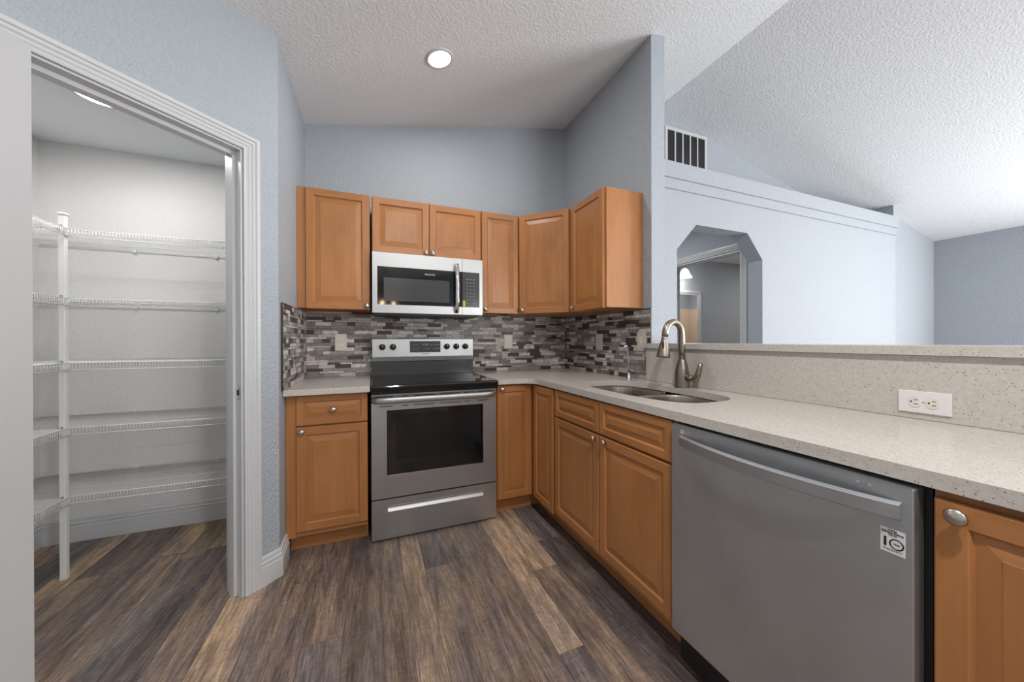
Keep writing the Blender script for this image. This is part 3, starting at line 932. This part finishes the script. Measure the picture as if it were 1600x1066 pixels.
# ------------------------------------------------------------------ stove
SX0, SX1 = -1.657, -0.899
st = thing('electric_range', 'stainless steel electric range with black glass cooktop', 'stove', ((SX0 + SX1) / 2, -0.33, 0))
sb = MB()
sb.box(SX0 + 0.004, SX0 + 0.02, -0.598, -0.030, 0.02, 0.884).box(SX1 - 0.02, SX1 - 0.004, -0.598, -0.030, 0.02, 0.884)
sb.box(SX0 + 0.02, SX1 - 0.02, -0.05, -0.030, 0.02, 0.884).box(SX0 + 0.02, SX1 - 0.02, -0.598, -0.05, 0.255, 0.275).box(SX0 + 0.02, SX1 - 0.02, -0.598, -0.05, 0.83, 0.884)
sb.build('body', 'dark_cavity', st)
ct_ = MB(); ct_.box(SX0 - 0.003, SX1 + 0.002, -0.690, -0.112, 0.8845, 0.9165, 0, 0.010)
ct_.box(SX0 - 0.001, SX1 + 0.001, -0.684, -0.60, 0.863, 0.8950, 0, 0.006)
top = ct_.build('cooktop', 'black_glass', st)
tr_ = MB(); tr_.box(SX0, SX1, -0.640, -0.600, 0.848, 0.8620, 0, 0.002)
tr_.build('front_trim', 'stainless', st)
# oven door: frame with a window opening
dY = -0.638
od = MB()
wx0, wx1, wz0, wz1 = -1.573, -0.986, 0.381, 0.763
od.box(SX0, wx0, dY, -0.600, 0.250, 0.846).box(wx1, SX1, dY, -0.600, 0.250, 0.846)
od.box(wx0, wx1, dY, -0.600, 0.250, wz0).box(wx0, wx1, dY, -0.600, wz1, 0.846)
door = od.build('oven_door', 'stainless', st)
gx0, gx1, gz0, gz1 = -1.524, -1.034, 0.470, 0.733
gl = MB()
for a in ((wx0 + 0.002, gx0, wz0 + 0.003, wz1 - 0.002), (gx1, wx1 - 0.002, wz0 + 0.003, wz1 - 0.002), (gx0, gx1, wz0 + 0.003, gz0), (gx0, gx1, gz1, wz1 - 0.002)):
    gl.box(a[0], a[1], dY - 0.001, dY + 0.010, a[2], a[3])
gl.build('black_glass_border', 'black_glass', door)
MB().box(gx0, gx1, dY, dY + 0.006, gz0, gz1).build('window_pane', 'oven_pane', door)
MB().box(wx0, wx1, dY - 0.0018, dY + 0.002, wz0 - 0.001, wz0 + 0.0028).box(wx1 - 0.0022, wx1 + 0.001, dY - 0.0018, dY + 0.002, wz0 + 0.0028, wz1).build('window_trim', 'chrome', door)
for a, b2 in ((-1.64, -1.539), (-1.485, -1.452), (-1.418, -1.295), (-1.264, -1.14), (-1.111, -1.075), (-1.02, -0.918)):
    MB().box(a, b2, dY - 0.0008, dY + 0.001, 0.8405, 0.8445).build('vent_slot', 'black_plastic', door)
for a, b2 in ((-1.613, -1.539), (-1.485, -1.451), (-1.421, -1.295), (-1.265, -1.135), (-1.111, -1.072), (-1.02, -0.949)):
    MB().box(a, b2, dY - 0.0008, dY + 0.001, 0.7845, 0.7885).build('vent_slot', 'black_plastic', door)
hb = MB(); hx0, hx1 = SX0 + 0.006, SX1 - 0.012
n = 22; pts = []; rr = []
for i in range(n + 1):
    t = i / n; x = hx0 + (hx1 - hx0) * t
    e = min(t, 1 - t) * (hx1 - hx0)
    off = 0.010 + 0.034 * min(1, (e / 0.06)) ** 0.5
    pts.append((x, dY - off, 0.8265)); rr.append(0.0185)
hb.tube(pts, rr, 20, flat=0.55)
hb.build('handle', 'stainless', door)
# racks inside
for z in (0.56, 0.66):
    rk = MB()
    for k in range(3): rk.rod((SX0 + 0.05, -0.57 + 0.22 * k, z), (SX1 - 0.05, -0.57 + 0.22 * k, z), 0.003)
    for k in range(22): rk.rod((SX0 + 0.06 + k * 0.0305, -0.57, z + 0.004), (SX0 + 0.06 + k * 0.0305, -0.12, z + 0.004), 0.0015)
    rk.build('oven_rack', 'chrome', st)
# storage drawer with recessed pull
dr = MB(); rx0, rx1, rz0, rz1 = -1.568, -0.985, 0.168, 0.199
dr.box(SX0, rx0, dY, -0.600, 0.012, 0.242).box(rx1, SX1, dY, -0.600, 0.012, 0.242).box(rx0, rx1, dY, -0.600, 0.012, rz0).box(rx0, rx1, dY, -0.600, rz1, 0.242)
dr.face([(rx0, dY + 0.001, rz0), (rx1, dY + 0.001, rz0), (rx1, dY + 0.020, rz1), (rx0, dY + 0.020, rz1)])
drw = dr.build('storage_drawer', 'stainless', st, fix=False)
MB().box(rx0 - 0.003, rx1 + 0.003, dY - 0.002, dY + 0.002, rz1 - 0.002, rz1 + 0.003).build('pull_lip', 'stainless_dark', drw)  # thin metal lip along the top of the recessed pull
MB().lathe([(0.016, 0.0), (0.016, 0.001), (0.0135, 0.001), (0.0135, 0.0)], (-1.536, dY - 0.0001, 0.040), (0, -1, 0), 32, cap=False).build('emblem', 'grey_mark', drw)
text_mesh('G', 0.018, (-1.536, dY - 0.0005, 0.040), (1, 0, 0), (0, 0, 1), 'emblem_letter', 'grey_mark', drw)
for x in (SX0 + 0.05, SX1 - 0.05):
    MB().lathe([(0.016, 0), (0.016, 0.02)], (x, -0.50, 0.0), (0, 0, 1), 12).build('foot', 'black_plastic', st)
    MB().lathe([(0.016, 0), (0.016, 0.02)], (x, -0.10, 0.0), (0, 0, 1), 12).build('foot', 'black_plastic', st)
# backguard
bg = MB(); bY = -0.080
bg.prism([(bY - 0.004, 0.919), (bY - 0.004, 1.016), (bY + 0.006, 1.018), (-0.012, 1.018), (-0.012, 0.9170), (-0.110, 0.9170)], SX0 + 0.006, SX1 - 0.002, 'x', 0)
bgo = bg.build('backguard_glass', 'black_glass_soft', st)
cp = MB(); cp.prism([(bY - 0.002, 1.020), (bY - 0.010, 1.053), (bY - 0.004, 1.182), (bY + 0.002, 1.186), (-0.012, 1.186), (-0.012, 1.020)], SX0 + 0.006, SX1 - 0.002, 'x', 0)
pan = cp.build('control_panel', 'stainless', st)
yb = lambda z: bY - 0.010 + 0.006 * (z - 1.053) / 0.129
MB().box(-1.388, -1.160, yb(1.125) - 0.0045, yb(1.125) + 0.004, 1.083, 1.168, 0, 0.001).build('display', 'black_glass_soft', pan)
rm = random.Random(2)
for z in (1.138, 1.108):
    for x in (-1.362, -1.338, -1.295, -1.276, -1.258, -1.235, -1.212, -1.192, -1.178):
        if z < 1.12 and x in (-1.295, -1.235): continue
        MB().box(x, x + rm.choice([0.008, 0.012]), yb(1.125) - 0.0050, yb(1.125) - 0.0044, z, z + (0.009 if -1.3 < x < -1.25 and z > 1.12 else 0.004)).build('display_symbol', 'grey_mark', pan)
for x in (-1.582, -1.508, -1.110, -1.036, -0.963):
    kn = MB(); z = 1.125
    kn.lathe([(0.0225, 0), (0.0225, 0.004), (0.0205, 0.008), (0.0195, 0.022), (0.0175, 0.025), (0, 0.025)], (x, yb(z), z), (0, -1, 0), 28)
    kn.box(x - 0.005, x + 0.005, yb(z) - 0.034, yb(z) - 0.02, z - 0.019, z + 0.019, 0, 0.003)
    ko = kn.build('control_knob', 'black_plastic', pan)
    MB().box(x - 0.0012, x + 0.0012, yb(z) - 0.0345, yb(z) - 0.0338, z + 0.004, z + 0.016).build('pointer', 'light_mark', ko)
    MB().box(x - 0.004, x + 0.004, yb(1.08) - 0.0006, yb(1.08) + 0.001, 1.078, 1.081).build('knob_mark', 'grey_mark', pan)
text_mesh('FRIGIDAIRE', 0.011, (-1.275, yb(1.07) - 0.0012, 1.0715), (1, 0, 0), (0, 0, 1), 'logo', 'dark_mark', pan)

# ------------------------------------------------------------------ microwave
MX0, MX1, MY, MZ0, MZ1 = -1.6495, -0.8985, -0.345, 1.357, 1.757
mw = thing('microwave', 'stainless over-the-range microwave with black glass door', 'microwave', ((MX0 + MX1) / 2, -0.17, MZ0))
mb = MB(); mb.box(MX0 + 0.003, MX1 - 0.003, MY + 0.041, -0.009, MZ0 + 0.004, MZ1 - 0.001)
bd = mb.build('body', 'black_plastic', mw)
un = MB(); un.box(MX0 + 0.02, MX1 - 0.02, MY + 0.02, -0.02, MZ0 - 0.012, MZ0 + 0.0035); un.box(MX0 + 0.10, MX0 + 0.30, MY + 0.035, MY + 0.10, MZ0 - 0.016, MZ0 - 0.0125); un.box(MX1 - 0.30, MX1 - 0.10, MY + 0.035, MY + 0.10, MZ0 - 0.016, MZ0 - 0.0125)
un.build('underside_vent', 'black_plastic', mw)
sx = -1.049
kx0, kx1, kz0, kz1 = -1.6185, -0.9215, 1.412, 1.664
md = MB()
md.box(MX0, kx0, MY, MY + 0.040, MZ0, MZ1).box(kx0, sx - 0.001, MY, MY + 0.040, kz1, MZ1).box(kx0, sx - 0.001, MY, MY + 0.040, MZ0, kz0)
mdo = md.build('door', 'stainless', mw)
gb = MB(); ix0, ix1, iz0, iz1 = -1.578, -1.141, 1.438, 1.592
for a in ((kx0, ix0, kz0, kz1), (ix1, sx - 0.001, kz0, kz1), (ix0, ix1, kz0, iz0), (ix0, ix1, iz1, kz1)):
    gb.box(a[0], a[1], MY + 0.0005, MY + 0.03, a[2], a[3])
gb.build('black_glass_border', 'black_glass', mdo)
MB().box(ix0, ix1, MY + 0.0012, MY + 0.03, iz0, iz1).build('window_pane', 'black_glass_soft', mdo)
hp = []
for i in range(15):
    t = i / 14; hp.append((-1.092, MY - 0.008 - 0.034 * math.sin(math.pi * t) ** 0.6, 1.372 + (1.712 - 1.372) * t))
MB().tube(hp, 0.0125, 14, flat=1.25).build('handle', 'chrome', mdo)
text_mesh('FRIGIDAIRE', 0.014, (-1.277, MY - 0.0001, 1.628), (1, 0, 0), (0, 0, 1), 'logo', 'light_mark', mdo)
cpn = MB(); cpn.box(sx + 0.001, MX1, MY, MY + 0.040, kz1, MZ1).box(sx + 0.001, MX1, MY, MY + 0.040, MZ0, kz0).box(kx1, MX1, MY, MY + 0.040, kz0, kz1)
cpo = cpn.build('control_panel', 'stainless', mw)
MB().box(sx + 0.001, kx1, MY + 0.0005, MY + 0.035, kz0, kz1).build('keypad', 'black_glass_soft', cpo)
for r_ in range(8):
    for cc in range(3):
        w = 0.011 if r_ in (0, 1) else 0.006
        if r_ == 7 and cc == 1: continue
        x = -1.012 + cc * 0.0245; z = 1.612 - r_ * 0.0245
        MB().box(x - w / 2, x + w / 2, MY - 0.0002, MY + 0.001, z - 0.0022, z + 0.0022).build('key_symbol', 'grey_mark', cpo)
MB().box(-1.0445, -1.0265, MY - 0.0006, MY + 0.001, 1.415, 1.458).build('energy_sticker', 'yellow_sticker', cpo)['label'] = 'small yellow sticker'

# ------------------------------------------------------------------ dishwasher
WX, WY0, WY1, WZ0, WZ1 = -0.650, -2.459, -1.850, 0.133, 0.8705
dwr = thing('dishwasher', 'stainless steel dishwasher under the peninsula counter', 'dishwasher', (-0.34, -2.157, 0))
MB().box(-0.606, -0.03, -2.470, -1.850, 0.012, 0.8800).build('body', 'black_plastic', dwr)
MB().box(-0.575, -0.565, -2.46, -1.86, 0.0, 0.012).box(-0.55, -0.10, -2.40, -1.90, 0.0, 0.012).build('feet_rail', 'black_plastic', dwr)
ddr = MB().box(WX, WX + 0.043, WY0, WY1, WZ0, WZ1, 0, 0.003)
ddo = ddr.build('door', 'stainless_dark', dwr)
MB().box(WX - 0.0006, WX + 0.004, WY0 + 0.003, WY1 - 0.003, WZ1 - 0.0035, WZ1 + 0.0004).build('top_edge', 'stainless', ddo)
hbm = MB(); n = 30; pa = []; prof_out = []
hy0, hy1 = -2.442, -1.893
for i in range(n + 1):
    t = i / n; y = hy1 + (hy0 - hy1) * t
    bow = math.sin(math.pi * (0.02 + 0.96 * t)) ** 0.75
    pa.append((WX - 0.004 - 0.048 * bow, y))
b0 = len(hbm.v)
for (x, y) in pa:
    for px, pz in ((x + 0.010, 0.8385), (x, 0.8350), (x - 0.001, 0.8330), (x + 0.002, 0.8040), (x + 0.006, 0.8015), (x + 0.014, 0.803)):
        hbm.v.append(Vector((min(px, WX + 0.002) if True else px, y, pz)))
for i in range(n):
    for j in range(6):
        j2 = (j + 1) % 6
        hbm.f.append([b0 + i * 6 + j, b0 + (i + 1) * 6 + j, b0 + (i + 1) * 6 + j2, b0 + i * 6 + j2]); hbm.m.append(0); hbm.sm.append(False)
for e, rv in ((0, 0), (n, 1)):
    hbm.f.append([b0 + e * 6 + j for j in range(6)]); hbm.m.append(0); hbm.sm.append(False)
hbm.build('handle', 'stainless_dark', ddo)
for y in (-2.371, -2.391):
    MB().lathe([(0.0035, 0), (0.0035, 0.0012), (0.002, 0.0012), (0.002, 0.0)], (WX - 0.0001, y, 0.8535), (-1, 0, 0), 16, cap=False).build('button', 'chrome', ddo)
MB().lathe([(0.0072, 0), (0.0072, 0.0006), (0.0062, 0.0006), (0.0062, 0)], (WX - 0.0001, -1.897, 0.851), (-1, 0, 0), 24, cap=False).build('logo_ring', 'light_mark', ddo)
text_mesh('L', 0.009, (WX - 0.0006, -1.8975, 0.851), (0, -1, 0), (0, 0, 1), 'logo_mark', 'light_mark', ddo)
text_mesh('LG', 0.013, (WX - 0.0006, -1.919, 0.851), (0, -1, 0), (0, 0, 1), 'logo', 'grey_mark', ddo)
sy0, sy1, sz0, sz1 = -2.447, -2.4095, 0.7265, 0.7765
stk = MB().box(WX - 0.0008, WX - 0.0001, sy0, sy1, sz0, sz1).build('warranty_sticker', 'light_mark', ddo)
stk['label'] = 'white ten-year warranty sticker'
sc_ = (sy0 + sy1) / 2; kx = dict(name='sticker_text', mat='dark_mark', parent=ddo)
def stext(b_, size, yy, zz, bold=0.0):
    text_mesh(b_, size, (WX - 0.0012, yy, zz), (0, -1, 0), (0, 0, 1), 'sticker_text', 'dark_mark', ddo, bold=bold)
stext('INVERTER', 0.0032, sc_, 0.7735); stext('Direct Drive', 0.0064, sc_, 0.7690, 0.0001); stext('MOTOR', 0.0036, sc_, 0.7640)
stext('1', 0.026, sy1 - 0.0075, 0.7475, 0.0007); stext('YEAR', 0.0042, sc_ - 0.006, 0.7475); stext('W A R R A N T Y', 0.0038, sc_, 0.7335)
rg = MB(); rg.lathe([(0.0112, 0), (0.0112, 0.0004), (0.0088, 0.0004), (0.0088, 0)], (WX - 0.0008, sc_ - 0.006, 0.7475), (-1, 0, 0), 36, cap=False); rg.build('sticker_zero', 'dark_mark', ddo)

# ------------------------------------------------------------------ outlets and switch
def wall_plate(name, label, cat, origin, U, N, w, h, kind, plate='almond_plate', face='ivory_plastic', rotated=False):
    """origin = plate centre on the wall surface; U = horizontal direction, N = outward normal"""
    U, N = Vector(U), Vector(N); Zv = Vector((0, 0, 1))
    t = thing(name, label, cat, origin)
    A_, B_ = (Zv, U) if rotated else (U, Zv)     # A_ short axis, B_ long axis
    def blk(a0, a1, b0, b1, n0, n1, bev=0.0):
        m = MB(); m.box(a0, a1, b0, b1, n0, n1, 0, bev)
        m.v = [A_ * q.x + B_ * q.y + N * q.z for q in m.v]; return m
    blk(-w / 2, w / 2, -h / 2, h / 2, 0.0002, 0.006, 0.002).build('plate', plate, t, world=False)
    if kind == 'outlet':
        for s2 in (-1, 1):
            m = MB(); cb_ = s2 * h * 0.17
            ring = [(0.0165 * math.cos(a) if abs(0.0165 * math.cos(a)) < 0.0165 else 0.0165, 0) for a in (0,)]
            pl = []
            for i in range(24):
                a = 2 * math.pi * i / 24
                x_, y_ = 0.0172 * math.cos(a), max(-0.0135, min(0.0135, 0.0172 * math.sin(a))); pl.append((x_, y_ + cb_))
            m.prism(pl, 0.006, 0.0075, 'z'); m.v = [A_ * q.x + B_ * q.y + N * q.z for q in m.v]
            rc = m.build('receptacle', face, t, world=False)
            for a0, b0_, sa, sb_ in ((-0.0065, 0.003, 0.0011, 0.0045), (0.0065, 0.003, 0.0011, 0.0038), (0.0, -0.0075, 0.0024, 0.0022)):
                blk(a0 - sa, a0 + sa, cb_ + b0_ - sb_, cb_ + b0_ + sb_, 0.0074, 0.0078).build('slot', 'dark_mark', rc, world=False)
        m = MB(); m.lathe([(0.0028, 0), (0.0028, 0.0006), (0, 0.0008)], (0, 0, 0.006), (0, 0, 1), 12); m.v = [A_ * q.x + B_ * q.y + N * q.z for q in m.v]
        m.build('screw', 'grey_mark', t, world=False)
    else:
        blk(-0.017, 0.017, -0.033, 0.033, 0.006, 0.0072, 0.001).build('rocker_frame', face, t, world=False)
        blk(-0.005, 0.005, -0.011, 0.011, 0.0072, 0.014, 0.002).build('toggle', face, t, world=False)
        for b_ in (-0.043, 0.043):
            m = MB(); m.lathe([(0.0026, 0), (0.0026, 0.0006), (0, 0.0008)], (0, b_, 0.006), (0, 0, 1), 10); m.v = [A_ * q.x + B_ * q.y + N * q.z for q in m.v]
            m.build('screw', 'grey_mark', t, world=False)
    return t


TY = -0.0088
wall_plate('wall_outlet', 'almond outlet on the mosaic tile left of the stove', 'outlet', (-1.8605, TY, 1.161), (1, 0, 0), (0, -1, 0), 0.076, 0.121, 'outlet')
wall_plate('wall_outlet', 'almond outlet on the mosaic tile right of the stove', 'outlet', (-0.567, TY, 1.161), (1, 0, 0), (0, -1, 0), 0.076, 0.121, 'outlet')
wall_plate('wall_outlet', 'almond outlet on the right tiled wall, nearer the corner', 'outlet', (TY, -0.5355, 1.158), (0, -1, 0), (-1, 0, 0), 0.083, 0.124, 'outlet')
wall_plate('light_switch', 'almond light switch on the tile behind the thin tap', 'switch', (TY, -0.992, 1.161), (0, -1, 0), (-1, 0, 0), 0.076, 0.124, 'switch')
wall_plate('wall_outlet', 'white sideways outlet on the quartz slab under the bar top', 'outlet', (-0.0216, -2.263, 0.970), (0, -1, 0), (-1, 0, 0), 0.070, 0.116, 'outlet', 'white_plate', 'ivory_plastic', rotated=True)

# ------------------------------------------------------------------ ceiling lights
def can_light(name, label, x, y, z, normal, power, r=0.082, group=None):
    t = thing(name, label, 'ceiling light', (x, y, z), group=group)
    nrm = Vector(normal).normalized()
    MB().lathe([(r + 0.016, 0.0), (r + 0.016, 0.004), (r + 0.010, 0.007), (r, 0.007), (r, 0.0)], (0, 0, 0), nrm, 40, cap=False).build('trim_ring', 'white_trim', t, world=False)
    MB().lathe([(0.0, 0.0045), (r - 0.001, 0.0045), (r - 0.001, 0.001)], (0, 0, 0), nrm, 40).build('lens', 'lamp_disc', t, world=False)
    a = area('downlight', Vector((x, y, z)) + nrm * 0.014, nrm, r * 1.9, r * 1.9, power, (1.0, 0.97, 0.93), 'DISK')
    return t


nl = Vector((SL, 0, -1)).normalized(); nrr = Vector((-SL, 0, -1)).normalized()
def on_ceiling(x, y): return x, y, ceil(x)
can_light('recessed_light', 'round recessed light glowing in the sloped ceiling over the stove', -1.272, -0.708, ceil(-1.272), nl, 6, 0.066)
for x, y in ((-1.27, -3.0), (-1.27, -5.2)):  # added lamps behind the camera, front fill for the cabinet faces
    can_light('recessed_light', 'added recessed fill light in the sloped kitchen ceiling behind the camera', x, y, ceil(x), nl, 30, 0.066, 'added fill lights behind the camera')
can_light('recessed_light', 'round light on the pantry ceiling cut off by the door head', -2.832, -0.565, 2.33, (0, 0, -1), 6.5, 0.090)

for x, y in ((2.6, -2.9), (2.6, -5.6)):  # added lamps out of view to brighten the living-room side wall
    can_light('recessed_light', 'added unseen fill light in the living room ceiling beyond the bar', x, y, ceil(x), nrr, 18, 0.066, 'added fill lights over the living room')
can_light('recessed_light', 'added unseen fill light inside the hallway beyond the opening', 0.85, 0.35, 2.44, (0, 0, -1), 9, 0.066)  # added out of view to lift the dark wall above the doorway
can_light('recessed_light', 'added unseen fill light inside the bathroom beyond the hallway', 4.2, 0.1, 2.44, (0, 0, -1), 10, 0.066)  # added out of view to brighten the tile reflected in the mirror
# ------------------------------------------------------------------ return-air vent on the gable wall
vg = thing('air_return_grille', 'white slatted air return grille high on the gable wall', 'vent', (1.13, -0.34, 2.985))
vx0, vx1, vz0, vz1 = 0.855, 1.385, 2.69, 3.145
f_ = MB(); t = 0.028
f_.box(vx0, vx1, -0.349, -0.3405, vz1 - t, vz1).box(vx0, vx1, -0.349, -0.3405, vz0, vz0 + t).box(vx0, vx0 + t, -0.349, -0.3405, vz0 + t, vz1 - t).box(vx1 - t, vx1, -0.349, -0.3405, vz0 + t, vz1 - t)
n = 5; iw = (vx1 - vx0 - 2 * t)
for k in range(1, n):
    xx = vx0 + t + iw * k / n; f_.box(xx - 0.007, xx + 0.007, -0.348, -0.3405, vz0 + t, vz1 - t)
f_.build('frame', 'white_trim', vg)
MB().box(vx0 + t, vx1 - t, -0.3408, -0.3402, vz0 + t, vz1 - t).build('filter_backing', 'dark_cavity', vg)
slm = MB(); z = vz0 + t + 0.006
new_mat('slat_grey', srgb(120, 124, 130), 0.5)
while z < vz1 - t - 0.004:
    slm.face([(vx0 + t, -0.3470, z), (vx1 - t, -0.3470, z), (vx1 - t, -0.3412, z + 0.006), (vx0 + t, -0.3412, z + 0.006)]); z += 0.0125
slm.build('slats', 'slat_grey', vg, fix=False)

# ------------------------------------------------------------------ pantry wire shelves
PX, PY = -3.048, -0.372     # front corner post


def wire_deck(root, x0, x1, y0, y1, z, along):
    """along='x': front edge at y0 running in x ; along='y': front edge at x1 running in y"""
    dk, lp = MB(), MB(); r = 0.0012; R = 0.0026; H = 0.034
    if along == 'x':
        n = int((x1 - x0) / 0.0127)
        for k in range(n + 1):
            x = x0 + 0.003 + k * 0.0127
            dk.rod((x, y0, z), (x, y1, z), r)
            lp.rod((x, y0 - 0.001, z), (x, y0 - 0.001, z - H), r)
        for y in (y0 + 0.14, y0 + 0.28, y1 - 0.004): dk.rod((x0, y, z - 0.004), (x1, y, z - 0.004), R)
        lp.rod((x0, y0, z), (x1, y0, z), R); lp.rod((x0, y0, z - H), (x1, y0, z - H), R)
    else:
        n = int((y1 - y0) / 0.0127)
        for k in range(n + 1):
            y = y0 + 0.003 + k * 0.0127
            dk.rod((x0, y, z), (x1, y, z), r)
            lp.rod((x1 + 0.001, y, z), (x1 + 0.001, y, z - H), r)
        for x in (x0 + 0.004, x0 + 0.13, x0 + 0.25): dk.rod((x, y0, z - 0.004), (x, y1, z - 0.004), R)
        lp.rod((x1, y0, z), (x1, y1, z), R); lp.rod((x1, y0, z - H), (x1, y1, z - H), R)
    dk.build('wire_deck', 'wire_white', root); lp.build('front_lip', 'wire_white', root)


names_ = ['top', 'second from the top', 'middle', 'second from the bottom', 'lowest']
for i, z in enumerate((1.730, 1.386, 1.064, 0.740, 0.398)):
    rt = thing('wire_shelf', 'white wire shelf along the pantry back wall, %s of five' % names_[i], 'wire shelf', (-2.8, -0.16, z), group='wire shelves on the pantry back wall')
    wire_deck(rt, -3.412, -2.206, PY, 0.050, z, 'x')
    for x in (-3.0, -2.6):
        MB().box(x - 0.008, x + 0.008, 0.040, 0.0545, z - 0.014, z + 0.006).build('wall_clip', 'wire_white', rt)
    rt = thing('wire_shelf', 'white wire shelf on the pantry left wall, %s of five' % names_[i], 'wire shelf', (-3.23, -0.9, z), group='wire shelves on the pantry left wall')
    wire_deck(rt, -3.416, PX, -1.50, PY - 0.006, z, 'y')
po = thing('shelf_post', 'white square upright pole carrying the pantry shelf corners', 'post', (PX - 0.014, PY - 0.014, 0))
px_, py_ = PX - 0.014, PY - 0.016
MB().box(px_ - 0.013, px_ + 0.011, py_ - 0.011, py_ + 0.011, 0.014, 1.795, 0, 0.002).build('pole', 'wire_white', po)
MB().box(px_ - 0.016, px_ + 0.014, py_ - 0.014, py_ + 0.014, 1.795, 1.806, 0, 0.003).build('cap', 'wire_white', po)
MB().box(px_ - 0.014, px_ + 0.012, py_ - 0.012, py_ + 0.012, 0.0, 0.0139, 0, 0.002).build('foot', 'ivory_plastic', po)
for z in (1.730, 1.386, 1.064, 0.740, 0.398):
    MB().box(px_ - 0.004, px_ + 0.004, py_ - 0.017, py_ - 0.0112, z + 0.004, z + 0.014).build('clip_screw', 'grey_mark', po)

# ------------------------------------------------------------------ bathroom glimpse
mr = thing('wall_mirror', 'white framed mirror on the bathroom wall seen through the opening', 'mirror', (2.55, 1.24, 1.4))
mx0, mx1, mz0, mz1 = 1.95, 3.19, 0.95, 1.935; fw = 0.062
fm = MB().sweep([(mx0, mz0), (mx0, mz1), (mx1, mz1), (mx1, mz0)], [(0, 0), (0, 0.022), (fw * 0.3, 0.03), (fw * 0.8, 0.018), (fw, 0.018), (fw, 0)], lambda a, z, t: (a, 1.2415 - t, z), closed=True)
fm.build('frame', 'white_trim', mr)
MB().box(mx0 + 0.05, mx1 - 0.05, 1.2315, 1.2395, mz0 + 0.05, mz1 - 0.05).build('glass', 'mirror', mr)
vl = thing('vanity_light', 'bathroom vanity light with white glass shades above the mirror', 'wall light', (2.4, 1.24, 2.24))
MB().box(1.95, 2.76, 1.215, 1.2415, 2.235, 2.285, 0, 0.004).build('bar', 'chrome', vl)
for x in (2.08, 2.39, 2.705):
    MB().tube([(x, 1.215, 2.26), (x, 1.17, 2.275), (x, 1.12, 2.27), (x, 1.10, 2.245)], 0.008, 10).build('arm', 'chrome', vl)
    so = MB().lathe([(0.032, 0.245 - 0.01), (0.045, 0.22), (0.066, 0.17), (0.088, 0.125), (0.105, 0.105), (0.102, 0.103), (0.06, 0.16), (0.0, 0.22)], (x, 1.10, 2.0), (0, 0, 1), 28).build('shade', 'lamp_shade_glow', vl)
pl = bpy.data.lights.new('vanity_glow', 'POINT'); pl.energy = 5; pl.shadow_soft_size = 0.08; pl.color = (1, 0.97, 0.93)
po_ = bpy.data.objects.new('vanity_glow', pl); po_.location = (2.70, 1.02, 2.06); COL.objects.link(po_)

# ------------------------------------------------------------------ chandelier in the dining area (seen mirrored in the microwave)
cx_, cy_, cz_ = -1.34, -6.7, 2.10
ch = thing('chandelier', 'small warm ring chandelier hanging in the dining area behind the camera', 'chandelier', (cx_, cy_, ceil(cx_)))
MB().lathe([(0.06, 0), (0.06, 0.02), (0.0, 0.03)], (cx_, cy_, ceil(cx_) - 0.03), (0, 0, 1), 20).build('canopy', 'bronze', ch)
MB().rod((cx_, cy_, cz_ + 0.28), (cx_, cy_, ceil(cx_) - 0.01), 0.006).build('stem', 'bronze', ch)
rgm = MB()
ring = [(cx_ + 0.2 * math.cos(math.radians(a)), cy_ + 0.2 * math.sin(math.radians(a)), cz_) for a in range(0, 361, 15)]
rgm.tube(ring, 0.010, 8)
for a in (30, 150, 270): rgm.rod((cx_ + 0.2 * math.cos(math.radians(a)), cy_ + 0.2 * math.sin(math.radians(a)), cz_), (cx_, cy_, cz_ + 0.29), 0.004)
rgm.build('ring', 'bronze', ch)
for a in (0, 120, 240):
    x, y = cx_ + 0.17 * math.cos(math.radians(a)), cy_ + 0.17 * math.sin(math.radians(a))
    MB().lathe([(0.0, -0.045), (0.022, -0.035), (0.03, -0.010), (0.022, 0.015), (0.012, 0.03), (0.0, 0.03)], (x, y, cz_ - 0.03), (0, 0, 1), 16).build('bulb', 'bulb_warm', ch)
